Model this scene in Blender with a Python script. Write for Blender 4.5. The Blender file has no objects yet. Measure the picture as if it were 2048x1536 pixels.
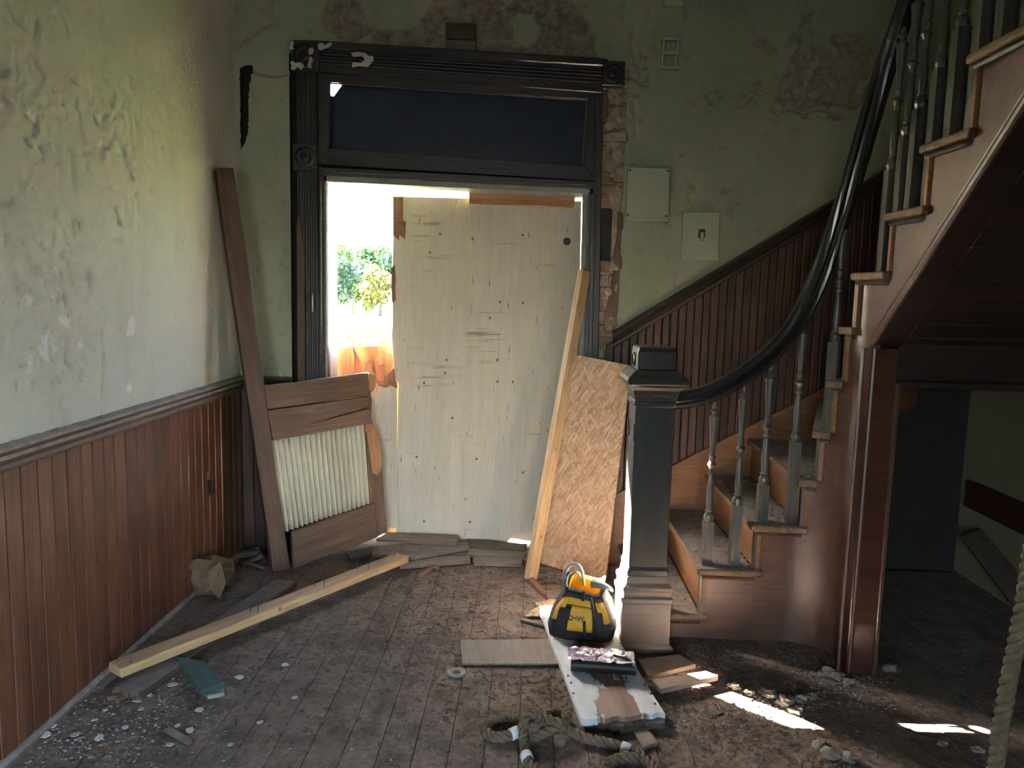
import bpy, math, random
from mathutils import Vector, Matrix, noise
random.seed(7)
sc = bpy.context.scene
COL = sc.collection
R = math.radians

# ------------------------------------------------------------------ camera
IW, IH, FPX, CH = 2048.0, 1536.0, 1540.0, 1.55
_vy = Vector(((1065 - IW / 2) / FPX, -(583 - IH / 2) / FPX, 1.0)).normalized()
_u = Vector((math.sin(.0276), math.cos(.0276), 0))
_vz = (_u - _vy * _u.dot(_vy)).normalized()
_vx = _vz.cross(_vy)
if _vx.x < 0:
    _vx = -_vx
CAMPOS = Vector((0, 0, CH))
def ray(u, v):
    d = Vector(((u - IW / 2) / FPX, -(v - IH / 2) / FPX, 1.0))
    return Vector((_vx.dot(d), _vy.dot(d), _vz.dot(d)))
def aY(u, v, Y):
    d = ray(u, v); return CAMPOS + d * (Y / d.y)
def aX(u, v, X):
    d = ray(u, v); return CAMPOS + d * (X / d.x)
def aZ(u, v, Z=0.0):
    d = ray(u, v); return CAMPOS + d * ((Z - CH) / d.z)
class Plane:
    def __init__(s, p, n):
        s.p = Vector(p); s.n = Vector(n).normalized()
        if s.n.dot(CAMPOS - s.p) < 0: s.n = -s.n          # faces the room
    def at(s, u, v):
        d = ray(u, v); t = (s.p - CAMPOS).dot(s.n) / d.dot(s.n); return CAMPOS + d * t
def plane3(a, b, c):
    return Plane(a, (b - a).cross(c - a))
def PY(Y): return Plane((0, Y, 0), (0, -1, 0))
def PZ(Z): return Plane((0, 0, Z), (0, 0, 1))

cd = bpy.data.cameras.new('camera')
cd.sensor_fit = 'HORIZONTAL'; cd.sensor_width = 36.0
cd.lens = 36.0 * FPX / IW; cd.clip_start = .05; cd.clip_end = 400
cam = bpy.data.objects.new('camera', cd); COL.objects.link(cam)
rgt = Vector((_vx.x, _vy.x, _vz.x)); upv = Vector((_vx.y, _vy.y, _vz.y)); fwd = Vector((_vx.z, _vy.z, _vz.z))
cm = Matrix((rgt, upv, -fwd)).transposed().to_4x4(); cm.translation = CAMPOS
cam.matrix_world = cm
sc.camera = cam

# ------------------------------------------------------------------ light
sc.view_settings.view_transform = 'Standard'
sc.view_settings.look = 'None'
sc.view_settings.gamma = 1.0
sc.view_settings.use_curve_mapping = False
sc.view_settings.exposure = 1.75
sc.cycles.max_bounces = 6; sc.cycles.diffuse_bounces = 3; sc.cycles.glossy_bounces = 3; sc.cycles.transmission_bounces = 2
sc.cycles.use_adaptive_sampling = True; sc.cycles.adaptive_threshold = .07; sc.cycles.use_light_tree = False
sc.cycles.sample_clamp_indirect = 12.0; sc.cycles.caustics_reflective = False; sc.cycles.caustics_refractive = False
SUN_TRAVEL = Vector((.749, -.663, 0)).normalized() * math.cos(R(36.5)) + Vector((0, 0, -math.sin(R(36.5))))
w = bpy.data.worlds.new('sky'); sc.world = w; w.use_nodes = True
nt = w.node_tree; nt.nodes.clear()
wo = nt.nodes.new('ShaderNodeOutputWorld'); bg = nt.nodes.new('ShaderNodeBackground')
sky = nt.nodes.new('ShaderNodeTexSky'); sky.sky_type = 'NISHITA'; sky.sun_disc = False
sky.sun_elevation = R(36.5); sky.sun_rotation = math.atan2(-SUN_TRAVEL.x, -SUN_TRAVEL.y)
sky.dust_density = 2.0; sky.air_density = 1.0
nt.links.new(sky.outputs[0], bg.inputs[0]); bg.inputs[1].default_value = 2.0
nt.links.new(bg.outputs[0], wo.inputs[0])
sl = bpy.data.lights.new('sun', 'SUN'); sl.energy = 1050.0; sl.angle = R(.6); sl.color = (1, .91, .78)
so = bpy.data.objects.new('sun', sl); COL.objects.link(so)
so.rotation_euler = SUN_TRAVEL.to_track_quat('-Z', 'Y').to_euler(); so.location = (-8, 12, 9)
def area(name, loc, target, sx, sy, power, col):
    l = bpy.data.lights.new(name, 'AREA'); l.shape = 'RECTANGLE'; l.size = sx; l.size_y = sy
    l.energy = power; l.color = col
    o = bpy.data.objects.new(name, l); COL.objects.link(o); o.location = loc
    o.rotation_euler = (Vector(target) - Vector(loc)).to_track_quat('-Z', 'Y').to_euler()
    return o
# added fill lamps behind the camera, set in made-up rear and side openings
area('rear_fill', (-.85, -3.48, 1.15), (-.85, 4.0, 1.15), 1.2, 2.2, 3.5, (.72, .84, 1.0))
area('side_fill', (1.29, -1.6, 1.15), (-1.6, -1.6, 1.15), 1.35, 1.8, 11, (1.0, .95, .88))

# ------------------------------------------------------------------ materials
MATS = {}
def new_mat(name):
    m = bpy.data.materials.new(name); m.use_nodes = True
    n = m.node_tree; n.nodes.clear()
    out = n.nodes.new('ShaderNodeOutputMaterial'); b = n.nodes.new('ShaderNodeBsdfPrincipled')
    n.links.new(b.outputs[0], out.inputs[0]); MATS[name] = m
    return m, n, b
def setv(n, sock, v):
    if hasattr(v, 'is_linked') or isinstance(v, bpy.types.NodeSocket): n.links.new(v, sock)
    else:
        if isinstance(v, (tuple, list)) and len(v) == 3 and sock.type == 'RGBA': v = (*v, 1)
        sock.default_value = v
def tex_noise(n, vec, scale, detail=4, rough=.55, dist=0.0):
    t = n.nodes.new('ShaderNodeTexNoise'); setv(n, t.inputs['Vector'], vec)
    t.inputs['Scale'].default_value = scale; t.inputs['Detail'].default_value = detail
    t.inputs['Roughness'].default_value = rough; t.inputs['Distortion'].default_value = dist
    return t.outputs['Fac']
def mapping(n, vec, scale=(1, 1, 1), rot=(0, 0, 0), loc=(0, 0, 0)):
    m = n.nodes.new('ShaderNodeMapping'); setv(n, m.inputs[0], vec)
    m.inputs['Scale'].default_value = scale; m.inputs['Rotation'].default_value = rot; m.inputs['Location'].default_value = loc
    return m.outputs[0]
def ramp(n, fac, stops):
    r = n.nodes.new('ShaderNodeValToRGB'); setv(n, r.inputs[0], fac)
    e = r.color_ramp.elements
    while len(e) < len(stops): e.new(.5)
    for i, (p, c) in enumerate(stops):
        e[i].position = p; e[i].color = (*c, 1) if isinstance(c, (tuple, list)) else (c, c, c, 1)
    return r.outputs[0]
def mix(n, fac, a, b, mode='MIX'):
    m = n.nodes.new('ShaderNodeMix'); m.data_type = 'RGBA'; m.blend_type = mode; m.clamp_factor = True
    setv(n, m.inputs[0], fac); setv(n, m.inputs[6], a); setv(n, m.inputs[7], b)
    return m.outputs[2]
def mth(n, op, a, b=0.0, clamp=False):
    m = n.nodes.new('ShaderNodeMath'); m.operation = op; m.use_clamp = clamp
    setv(n, m.inputs[0], a); setv(n, m.inputs[1], b); return m.outputs[0]
def bump(n, b, h, strength, dist):
    k = n.nodes.new('ShaderNodeBump'); setv(n, k.inputs['Height'], h)
    k.inputs['Strength'].default_value = strength; k.inputs['Distance'].default_value = dist
    n.links.new(k.outputs[0], b.inputs['Normal'])
def objco(n, rnd=True):
    t = n.nodes.new('ShaderNodeTexCoord').outputs['Object']
    if not rnd: return t, None
    oi = n.nodes.new('ShaderNodeObjectInfo')
    c = n.nodes.new('ShaderNodeCombineXYZ'); k = mth(n, 'MULTIPLY', oi.outputs['Random'], 23.0)
    for i in range(3): setv(n, c.inputs[i], k)
    a = n.nodes.new('ShaderNodeVectorMath'); a.operation = 'ADD'; setv(n, a.inputs[0], t); setv(n, a.inputs[1], c.outputs[0])
    return a.outputs[0], oi.outputs['Random']
def up_mask(n, lo=.6, hi=.95):
    g = n.nodes.new('ShaderNodeNewGeometry'); s = n.nodes.new('ShaderNodeSeparateXYZ')
    n.links.new(g.outputs['Normal'], s.inputs[0])
    m = n.nodes.new('ShaderNodeMapRange'); setv(n, m.inputs[0], s.outputs[2])
    m.inputs[1].default_value = lo; m.inputs[2].default_value = hi; return m.outputs[0]
DUST = (.34, .295, .25)
def wood(name, dark, light, rough=.55, axis='X', bmp=.25, dust=.0, coat=0.0, spec=.5, gs=1.0, var=.3, wear=None, wearcol=None, blot=.5, gr=.45, coatr=.18, dr=(.6, .95), scuff=0.0):
    m, n, b = new_mat(name)
    co, rnd = objco(n)
    s = {'X': (1.1, 14, 14), 'Z': (14, 14, 1.1), 'Y': (14, 1.1, 14)}[axis]
    v1 = mapping(n, co, tuple(k * gs for k in s))
    g1 = tex_noise(n, v1, 1.0, 5, .6, .6)
    v2 = mapping(n, co, tuple(k * 6 * gs for k in s))
    g2 = tex_noise(n, v2, 1.0, 3, .5)
    c = ramp(n, g1, [(.28, dark), (.72, light)])
    c = mix(n, mth(n, 'MULTIPLY', ramp(n, g2, [(.35, 1.0), (.6, 0.0)]), gr), c, tuple(k * .45 for k in dark))
    bl = tex_noise(n, co, 3.0, 4, .6)
    c = mix(n, mth(n, 'MULTIPLY', ramp(n, bl, [(.45, 0.0), (.75, 1.0)]), blot), c, tuple(k * .5 for k in dark))
    if wear is not None:
        wn = tex_noise(n, mapping(n, co, (1.2, 5, 5)), 2.2, 8, .7)
        c = mix(n, ramp(n, wn, [(wear, 0.0), (wear + .05, 1.0)]), c, wearcol)
    if scuff:
        k1 = ramp(n, tex_noise(n, mapping(n, co, (70, 3.2, 1), (0, 0, .12)), 1.0, 3, .5, .4), [(.60, 0.0), (.70, 1.0)])
        k2 = ramp(n, tex_noise(n, mapping(n, co, (1, 1, 1), (0, 0, 0), (4.1, 2.2, 0)), 3.2, 3, .5), [(.52, 0.0), (.64, 1.0)])
        c = mix(n, mth(n, 'MULTIPLY', mth(n, 'MULTIPLY', k1, k2), scuff), c, (.20, .13, .085))
        k3 = ramp(n, tex_noise(n, mapping(n, co, (11, 75, 1)), 1.0, 2, .5), [(.70, 0.0), (.74, 1.0)])
        c = mix(n, mth(n, 'MULTIPLY', k3, scuff), c, (.13, .085, .055))
    hs = n.nodes.new('ShaderNodeHueSaturation')
    val = n.nodes.new('ShaderNodeMapRange'); setv(n, val.inputs[0], rnd); val.inputs[3].default_value = 1 - var; val.inputs[4].default_value = 1 + var
    setv(n, hs.inputs['Value'], val.outputs[0]); setv(n, hs.inputs['Color'], c); c = hs.outputs[0]
    if dust > 0:
        dn = tex_noise(n, co, 22.0, 6, .65)
        f = mth(n, 'MULTIPLY', up_mask(n, *dr), mth(n, 'MULTIPLY', ramp(n, dn, [(.25, .25), (.6, 1.0)]), dust), True)
        c = mix(n, f, c, DUST)
        rr = mth(n, 'ADD', mth(n, 'MULTIPLY', f, .5), rough, True); setv(n, b.inputs['Roughness'], rr)
    else:
        b.inputs['Roughness'].default_value = rough
    setv(n, b.inputs['Base Color'], c)
    b.inputs['Specular IOR Level'].default_value = spec
    b.inputs['Coat Weight'].default_value = coat; b.inputs['Coat Roughness'].default_value = coatr
    bump(n, b, mth(n, 'ADD', g2, g1), bmp, .004)
    return m
def plain(name, col, rough=.6, metal=0.0, var=.12, scale=9, spec=.5, bmp=.1, bs=40, coat=0.0, alpha=None, dust=0.0):
    m, n, b = new_mat(name)
    co, rnd = objco(n)
    f = tex_noise(n, co, scale, 6, .6)
    c = ramp(n, f, [(.3, tuple(k * (1 - var) for k in col)), (.7, tuple(min(1, k * (1 + var)) for k in col))])
    if dust:
        dn = tex_noise(n, co, 25.0, 6, .65)
        c = mix(n, mth(n, 'MULTIPLY', up_mask(n), mth(n, 'MULTIPLY', ramp(n, dn, [(.3, .2), (.6, 1.0)]), dust)), c, DUST)
    setv(n, b.inputs['Base Color'], c)
    b.inputs['Roughness'].default_value = rough; b.inputs['Metallic'].default_value = metal
    b.inputs['Specular IOR Level'].default_value = spec; b.inputs['Coat Weight'].default_value = coat
    if alpha is not None: b.inputs['Alpha'].default_value = alpha
    bump(n, b, tex_noise(n, co, bs, 5, .6), bmp, .006)
    return m

def plaster(name, paint, paint2, coarse1, coarse2, bs=.55):
    m, n, b = new_mat(name)
    co = n.nodes.new('ShaderNodeTexCoord').outputs['Object']
    at = n.nodes.new('ShaderNodeAttribute'); at.attribute_name = 'peel'
    big = tex_noise(n, co, 1.3, 5, .55)
    p = ramp(n, big, [(.3, paint), (.7, paint2)])
    stain = tex_noise(n, mapping(n, co, (2.2, 2.2, .7)), 2.0, 7, .65)
    p = mix(n, mth(n, 'MULTIPLY', ramp(n, stain, [(.5, 0.0), (.8, 1.0)]), .4), p, (.22, .19, .13))
    spk = tex_noise(n, co, 60, 4, .6)
    p = mix(n, mth(n, 'MULTIPLY', ramp(n, spk, [(.64, 0.0), (.72, 1.0)]), .55), p, (.13, .12, .09))
    cn = tex_noise(n, co, 24, 8, .7)
    q = ramp(n, cn, [(.3, coarse1), (.65, coarse2)])
    setv(n, b.inputs['Base Color'], mix(n, at.outputs['Fac'], p, q))
    b.inputs['Roughness'].default_value = .82; b.inputs['Specular IOR Level'].default_value = .25
    h1 = tex_noise(n, co, 14, 8, .62); h2 = tex_noise(n, co, 85, 6, .7)
    h = mth(n, 'ADD', mth(n, 'MULTIPLY', h1, .6), mth(n, 'MULTIPLY', h2, mth(n, 'ADD', mth(n, 'MULTIPLY', at.outputs['Fac'], .9), .22)))
    bump(n, b, h, bs, .012)
    return m

plaster('plaster_green', (.31, .325, .225), (.38, .39, .28), (.15, .115, .085), (.42, .345, .265))
plaster('plaster_pale', (.54, .525, .45), (.60, .58, .50), (.60, .57, .52), (.76, .74, .71), .5)
plaster('plaster_yellow', (.22, .20, .12), (.26, .24, .15), (.2, .16, .1), (.25, .2, .13))
wood('wainscot_red', (.08, .030, .016), (.19, .075, .036), rough=.42, axis='Z', bmp=.15, coat=.12, var=.22)
wood('wainscot_dark', (.030, .013, .009), (.085, .036, .022), rough=.5, axis='Z', bmp=.2, var=.25, dust=.2)
wood('rail_dusty', (.05, .03, .022), (.12, .075, .05), rough=.6, axis='Y', dust=.85, dr=(-.1, .5))
wood('rail_dark', (.022, .012, .010), (.06, .032, .024), rough=.45, axis='X', dust=.5)
wood('trim_dark', (.010, .009, .011), (.030, .024, .025), rough=.42, axis='X', bmp=.25, dust=.35, coat=.1)
wood('trim_bare', (.09, .045, .028), (.17, .09, .055), rough=.65, axis='X')
wood('jamb_pale', (.30, .29, .27), (.46, .45, .42), rough=.6, axis='X')
wood('stair_brown', (.075, .034, .020), (.15, .072, .042), rough=.34, axis='X', bmp=.12, coat=.25, dust=.1, var=.08)
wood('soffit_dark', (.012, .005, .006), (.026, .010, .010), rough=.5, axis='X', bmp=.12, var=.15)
wood('string_brown', (.075, .034, .024), (.15, .074, .050), rough=.42, axis='X', bmp=.10, coat=.6, dust=.1, var=.08, coatr=.38)
wood('stair_red', (.040, .012, .010), (.085, .026, .019), rough=.32, axis='X', bmp=.12, coat=.25, var=.1)
wood('stair_orange', (.20, .088, .036), (.34, .155, .066), rough=.5, axis='X', bmp=.12, var=.1)
wood('tread_worn', (.13, .075, .042), (.26, .155, .09), rough=.6, axis='X', dust=1.0, var=.12, dr=(.88, .99))
wood('rail_black', (.010, .010, .012), (.028, .027, .029), rough=.22, axis='X', bmp=.06, coat=.5, dust=.12, var=.05)
wood('newel_dark', (.007, .009, .010), (.020, .021, .020), rough=.5, axis='Z', bmp=.15, coat=.05, dust=.3, var=.05, spec=.3)
wood('newel_base', (.10, .075, .055), (.17, .13, .10), rough=.55, axis='X', bmp=.15, dust=.8, var=.05)
wood('baluster_grey', (.055, .05, .046), (.12, .11, .10), rough=.42, axis='Z', bmp=.12, coat=.1, dust=.7, var=.12)
wood('fresh_pine', (.52, .31, .15), (.72, .50, .28), rough=.62, axis='X', bmp=.12, gs=.8, var=.06)
wood('pine_pale', (.60, .47, .33), (.74, .62, .47), rough=.62, axis='X', bmp=.12, gs=.8, var=.06)
wood('old_timber', (.042, .022, .015), (.10, .056, .036), rough=.65, axis='X', bmp=.4, dust=.3, var=.15)
wood('old_rail', (.075, .042, .026), (.19, .115, .07), rough=.7, axis='X', bmp=.4, dust=.2, var=.15)
wood('split_wood', (.36, .17, .07), (.58, .31, .14), rough=.7, axis='X', bmp=.4, var=.1)
wood('splinter', (.22, .10, .06), (.40, .20, .12), rough=.75, axis='X', bmp=.4)
wood('grey_plank', (.13, .095, .072), (.26, .195, .15), rough=.75, axis='X', bmp=.4, dust=.7, var=.2)
wood('dark_plank', (.045, .032, .025), (.11, .078, .058), rough=.7, axis='X', bmp=.4, dust=.5, var=.2)
wood('green_board', (.035, .075, .070), (.065, .125, .110), rough=.5, axis='X', bmp=.4, var=.1)
wood('plywood_white', (.66, .57, .45), (.76, .69, .57), rough=.75, axis='X', bmp=.25, gs=1.2, var=.02, wear=.72, wearcol=(.42, .30, .20), blot=.12, gr=.12, scuff=.75)
wood('plywood_orange', (.42, .22, .09), (.62, .37, .17), rough=.7, axis='X', bmp=.2, var=.02)
wood('card_grey', (.20, .165, .13), (.30, .25, .20), rough=.8, axis='Y', bmp=.5, gs=1.6, var=.05, dust=.4)

m, n, b = new_mat('white_board')
co, rnd = objco(n, False), None
co = co[0]
sp = n.nodes.new('ShaderNodeSeparateXYZ'); setv(n, sp.inputs[0], co)
wn = tex_noise(n, mapping(n, co, (2.5, 9, 4)), 2.0, 9, .68)
g = tex_noise(n, mapping(n, co, (3, 45, 30)), 1.0, 5, .6)
strip = mth(n, 'ABSOLUTE', mth(n, 'ADD', sp.outputs[1], -.005))
rot = mth(n, 'MULTIPLY', mth(n, 'MAXIMUM', mth(n, 'SUBTRACT', sp.outputs[0], .30), 0.0), .22)
edge = mth(n, 'SUBTRACT', mth(n, 'ADD', mth(n, 'MULTIPLY', mth(n, 'SUBTRACT', wn, .5), .24), strip), rot)
msk = ramp(n, edge, [(.052, 1.0), (.058, 0.0)])
c = mix(n, msk, ramp(n, wn, [(.3, (.40, .42, .42)), (.6, (.58, .62, .64))]), ramp(n, g, [(.3, (.07, .04, .028)), (.65, (.26, .17, .12))]))
setv(n, b.inputs['Base Color'], c); b.inputs['Roughness'].default_value = .6
bump(n, b, mth(n, 'ADD', mth(n, 'MULTIPLY', g, .6), mth(n, 'MULTIPLY', msk, -.6)), .6, .006)

m, n, b = new_mat('osb')
co, rnd = objco(n, False); 
c = None
for i, (rz, s) in enumerate([(0.35, (14, 70, 1)), (1.4, (13, 66, 1)), (-.6, (15, 74, 1)), (.9, (14, 74, 1)), (-1.1, (13, 70, 1))]):
    warp = n.nodes.new('ShaderNodeTexNoise'); setv(n, warp.inputs[0], co); warp.inputs['Scale'].default_value = 6
    va = n.nodes.new('ShaderNodeVectorMath'); va.operation = 'MULTIPLY_ADD'
    setv(n, va.inputs[0], warp.outputs['Color']); va.inputs[1].default_value = (.02, .02, 0); setv(n, va.inputs[2], co)
    vo = n.nodes.new('ShaderNodeTexVoronoi'); setv(n, vo.inputs['Vector'], mapping(n, mapping(n, va.outputs[0], (1, 1, 1), (0, 0, rz), (i * 3.1, i * 1.7, 0)), s))
    vo.inputs['Scale'].default_value = 1.3
    hs = n.nodes.new('ShaderNodeSeparateColor'); n.links.new(vo.outputs['Color'], hs.inputs[0])
    cc = ramp(n, hs.outputs[0], [(.0, (.30, .16, .085)), (.3, (.44, .27, .155)), (.7, (.54, .36, .22)), (1.0, (.66, .48, .32))])
    if c is None: c, sel, hgt = cc, hs.outputs[1], hs.outputs[2]
    else:
        f = ramp(n, hs.outputs[1], [(.48, 0.0), (.5, 1.0)]); c = mix(n, f, c, cc)
        hgt = mth(n, 'ADD', hgt, mth(n, 'MULTIPLY', f, hs.outputs[2]))
setv(n, b.inputs['Base Color'], c); b.inputs['Roughness'].default_value = .7
bump(n, b, hgt, .35, .004)

m, n, b = new_mat('floor_dirt')
co, rnd = objco(n, False); oi = n.nodes.new('ShaderNodeObjectInfo').outputs['Random']
geo = n.nodes.new('ShaderNodeNewGeometry').outputs['Position']
a1 = tex_noise(n, geo, 2.2, 8, .62); a2 = tex_noise(n, geo, 34, 8, .68); a3 = tex_noise(n, geo, 150, 4, .6)
gr = tex_noise(n, mapping(n, geo, (40, 2.0, 10)), 1.0, 4, .6)
boards = ramp(n, gr, [(.3, (.15, .10, .072)), (.7, (.28, .19, .14))])
dirt = ramp(n, a2, [(.22, (.15, .11, .085)), (.5, (.31, .235, .185)), (.78, (.46, .36, .29))])
c = mix(n, ramp(n, a1, [(.25, .55), (.5, 1.0)]), boards, dirt)
a4 = tex_noise(n, geo, 7.0, 5, .7)
c = mix(n, ramp(n, a4, [(.42, 0.0), (.62, .6)]), c, (.10, .078, .066))
c = mix(n, ramp(n, a3, [(.58, 0.0), (.66, .6)]), c, (.04, .032, .028))
c = mix(n, mth(n, 'MULTIPLY', oi, .15), c, (.12, .09, .072))
setv(n, b.inputs['Base Color'], c); b.inputs['Roughness'].default_value = .9; b.inputs['Specular IOR Level'].default_value = .2
bump(n, b, mth(n, 'ADD', mth(n, 'MULTIPLY', a2, 1.0), mth(n, 'MULTIPLY', a3, .5)), .9, .02)

plain('grit', (.12, .095, .08), .9, var=.5, scale=30)
plain('grit_pale', (.34, .31, .28), .85, var=.35, scale=30)
plain('flake_pale', (.50, .49, .45), .8, var=.25)
plain('plaster_lump', (.24, .21, .175), .9, var=.3, bmp=.6)
plain('brick_tan', (.31, .195, .13), .9, var=.35, scale=14, bmp=.8, bs=60)
plain('mortar', (.36, .285, .215), .95, var=.35, scale=25, bmp=.9, bs=50)
plain('hollow_shade', (.012, .012, .014), .95)  # near-black colour painted as the shade inside holes
plain('core', (.022, .020, .018), .95)
plain('metal_dark', (.03, .03, .032), .4, metal=.8)
plain('nail_steel', (.10, .09, .085), .4, metal=.7)
plain('nail_head', (.16, .12, .09), .6, metal=.3)
plain('box_green', (.40, .425, .305), .62, var=.08, scale=5, bmp=.25, bs=14, dust=.3)
plain('paint_scrap', (.45, .43, .38), .8, var=.2)
plain('switch_dark', (.05, .045, .035), .5)
plain('corrugated', (.74, .66, .50), .42, metal=.0, var=.18, scale=4, spec=.6, dust=.0)
plain('transom_dark', (.010, .018, .045), .25, var=.2, coat=.3)
plain('bag_black', (.012, .013, .016), .8, bmp=.4, bs=220, var=.25)
plain('bag_yellow', (.62, .33, .02), .62, bmp=.3, bs=220, var=.12)
plain('bag_trim', (.16, .165, .17), .45, bmp=.3, bs=160)
plain('print_black', (.012, .012, .012), .5)
plain('plastic_black', (.010, .010, .011), .28, coat=.4)
plain('film_purple', (.30, .22, .30), .3, coat=.6, var=.5, scale=26, bmp=.6, bs=30)
plain('film_pale', (.55, .50, .53), .25, coat=.6, var=.35, scale=40, bmp=.6, bs=30)
plain('rope_fibre', (.145, .108, .070), .9, var=.3, scale=40, bmp=.7, bs=160)
plain('tape_white', (.62, .62, .60), .6)
plain('ring_grey', (.23, .20, .17), .6, dust=.7)
plain('paper_brown', (.13, .078, .044), .85, bmp=.5, bs=20)
plain('paper_print', (.42, .30, .16), .7, var=.7, scale=30)
plain('leaf_light', (.034, .058, .010), .6, var=.4, scale=2)
plain('leaf_blue', (.019, .043, .020), .6, var=.4, scale=2)
plain('leaf_yellow', (.068, .064, .010), .6, var=.3, scale=2)
plain('bark', (.05, .04, .03), .9)
plain('grass', (.03, .04, .014), .95, var=.4, scale=4)
plain('road', (.10, .10, .10), .95, var=.1, scale=2)
plain('ceiling_plaster', (.40, .38, .32), .9)

# ------------------------------------------------------------------ mesh helpers
WM = {}
class MB:
    def __init__(s): s.v, s.f = [], []
    def add(s, vs, fs):
        k = len(s.v); s.v += [tuple(p) for p in vs]; s.f += [tuple(i + k for i in q) for q in fs]; return s
    def box(s, x0, x1, y0, y1, z0, z1):
        return s.add([(x0, y0, z0), (x1, y0, z0), (x1, y1, z0), (x0, y1, z0), (x0, y0, z1), (x1, y0, z1), (x1, y1, z1), (x0, y1, z1)],
                     [(0, 3, 2, 1), (4, 5, 6, 7), (0, 1, 5, 4), (1, 2, 6, 5), (2, 3, 7, 6), (3, 0, 4, 7)])
    def prism(s, poly, z0, z1):
        a = sum(poly[i][0] * poly[(i + 1) % len(poly)][1] - poly[(i + 1) % len(poly)][0] * poly[i][1] for i in range(len(poly)))
        if a < 0: poly = poly[::-1]
        k = len(poly)
        return s.add([(p[0], p[1], z0) for p in poly] + [(p[0], p[1], z1) for p in poly],
                     [tuple(range(k - 1, -1, -1)), tuple(range(k, 2 * k))] + [(i, (i + 1) % k, k + (i + 1) % k, k + i) for i in range(k)])
    def rings(s, rs, closed=False, cap=True):
        k = len(rs[0]); fs = []
        for j in range(len(rs) - (0 if closed else 1)):
            for i in range(k):
                a, b2 = j * k, ((j + 1) % len(rs)) * k
                fs.append((a + i, a + (i + 1) % k, b2 + (i + 1) % k, b2 + i))
        if cap and not closed:
            fs.append(tuple(range(k - 1, -1, -1))); fs.append(tuple((len(rs) - 1) * k + i for i in range(k)))
        return s.add([p for r_ in rs for p in r_], fs)
    def tube(s, path, r, k=8, closed=False):
        path = [Vector(p) for p in path]; L = len(path); rs = []
        up = Vector((0, 0, 1)); prev = None
        for i, p in enumerate(path):
            if closed: t = path[(i + 1) % L] - path[i - 1]
            else: t = path[min(i + 1, L - 1)] - path[max(i - 1, 0)]
            t.normalize()
            if prev is None:
                a = t.cross(up if abs(t.z) < .9 else Vector((1, 0, 0))).normalized()
            else:
                a = (prev - t * prev.dot(t)).normalized()
            prev = a; b2 = t.cross(a)
            rr = r[i] if isinstance(r, (list, tuple)) else r
            rs.append([p + (a * math.cos(q) + b2 * math.sin(q)) * rr for q in [2 * math.pi * j / k for j in range(k)]])
        return s.rings(rs, closed)
    def lathe(s, prof, k=14, c=(0, 0)):
        rs = [[(c[0] + r_ * math.cos(2 * math.pi * j / k), c[1] + r_ * math.sin(2 * math.pi * j / k), z) for j in range(k)] for r_, z in prof]
        return s.rings(rs)
    def sqlathe(s, prof):
        return s.rings([[(-h, -h, z), (h, -h, z), (h, h, z), (-h, h, z)] for h, z in prof])
def link(o, parent, M=None):
    COL.objects.link(o)
    M = M if M is not None else Matrix.Identity(4)
    if parent is not None:
        o.parent = parent; o.matrix_parent_inverse = WM[parent.name].inverted()
    o.matrix_basis = M; WM[o.name] = M
    return o
def build(mb, name, mat, parent=None, M=None, smooth=False, bevel=0.0, seg=1):
    me = bpy.data.meshes.new(name); me.from_pydata([tuple(v) for v in mb.v], [], mb.f); me.update()
    me.materials.append(MATS[mat])
    if smooth:
        me.polygons.foreach_set('use_smooth', [True] * len(me.polygons))
    o = bpy.data.objects.new(name, me)
    if bevel:
        bm = o.modifiers.new('bevel', 'BEVEL'); bm.width = bevel; bm.segments = seg; bm.limit_method = 'ANGLE'; bm.angle_limit = R(35)
    return link(o, parent, M)
def empty(name, loc, label=None, cat=None, group=None, kind=None):
    o = bpy.data.objects.new(name, None); o.empty_display_size = .1
    link(o, None, Matrix.Translation(Vector(loc))); return tag(o, label, cat, group, kind)
def tag(o, label=None, cat=None, group=None, kind=None):
    if label: o['label'] = label
    if cat: o['category'] = cat
    if group: o['group'] = group
    if kind: o['kind'] = kind
    return o
def struct(o, label=None): return tag(o, label, None, None, 'structure')
def frame(o, ex, ez):
    ex = Vector(ex).normalized(); ez = Vector(ez); ez = (ez - ex * ez.dot(ex)).normalized(); ey = ez.cross(ex)
    M = Matrix((ex, ey, ez)).transposed().to_4x4(); M.translation = Vector(o); return M
def jitter_line(p, q, amp, k):
    """ragged broken edge from p to q (2D)"""
    out = []
    d = Vector((q[0] - p[0], q[1] - p[1])); nrm = Vector((-d.y, d.x)).normalized()
    for i in range(1, k):
        t = i / k + random.uniform(-.3, .3) / k
        a = random.uniform(-amp, amp)
        out.append((p[0] + d.x * t + nrm.x * a, p[1] + d.y * t + nrm.y * a))
    return out
def slab(name, mat, pl, px, th, parent=None, grain=None, off=0.0, bevel=.002, jag=None, world=False):
    """a board lying in plane pl with the outline px; th is its depth behind the plane"""
    P = [Vector(p) if world else pl.at(*p) for p in px]
    P = [p + pl.n * off for p in P]
    c = sum(P, Vector()) / len(P)
    if grain is None: gd = P[1] - P[0]
    elif isinstance(grain, Vector): gd = grain
    else: gd = pl.at(*grain[1]) - pl.at(*grain[0])
    M = frame(c, gd, pl.n); Mi = M.inverted()
    q = [Mi @ p for p in P]; q = [(p.x, p.y) for p in q]
    if jag:
        out = []
        for i in range(len(q)):
            out.append(q[i])
            if i in jag: out += jitter_line(q[i], q[(i + 1) % len(q)], jag[i][0], jag[i][1])
        q = out
    mb = MB().prism(q, -th, 0)
    return build(mb, name, mat, parent, M, bevel=bevel)
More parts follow.
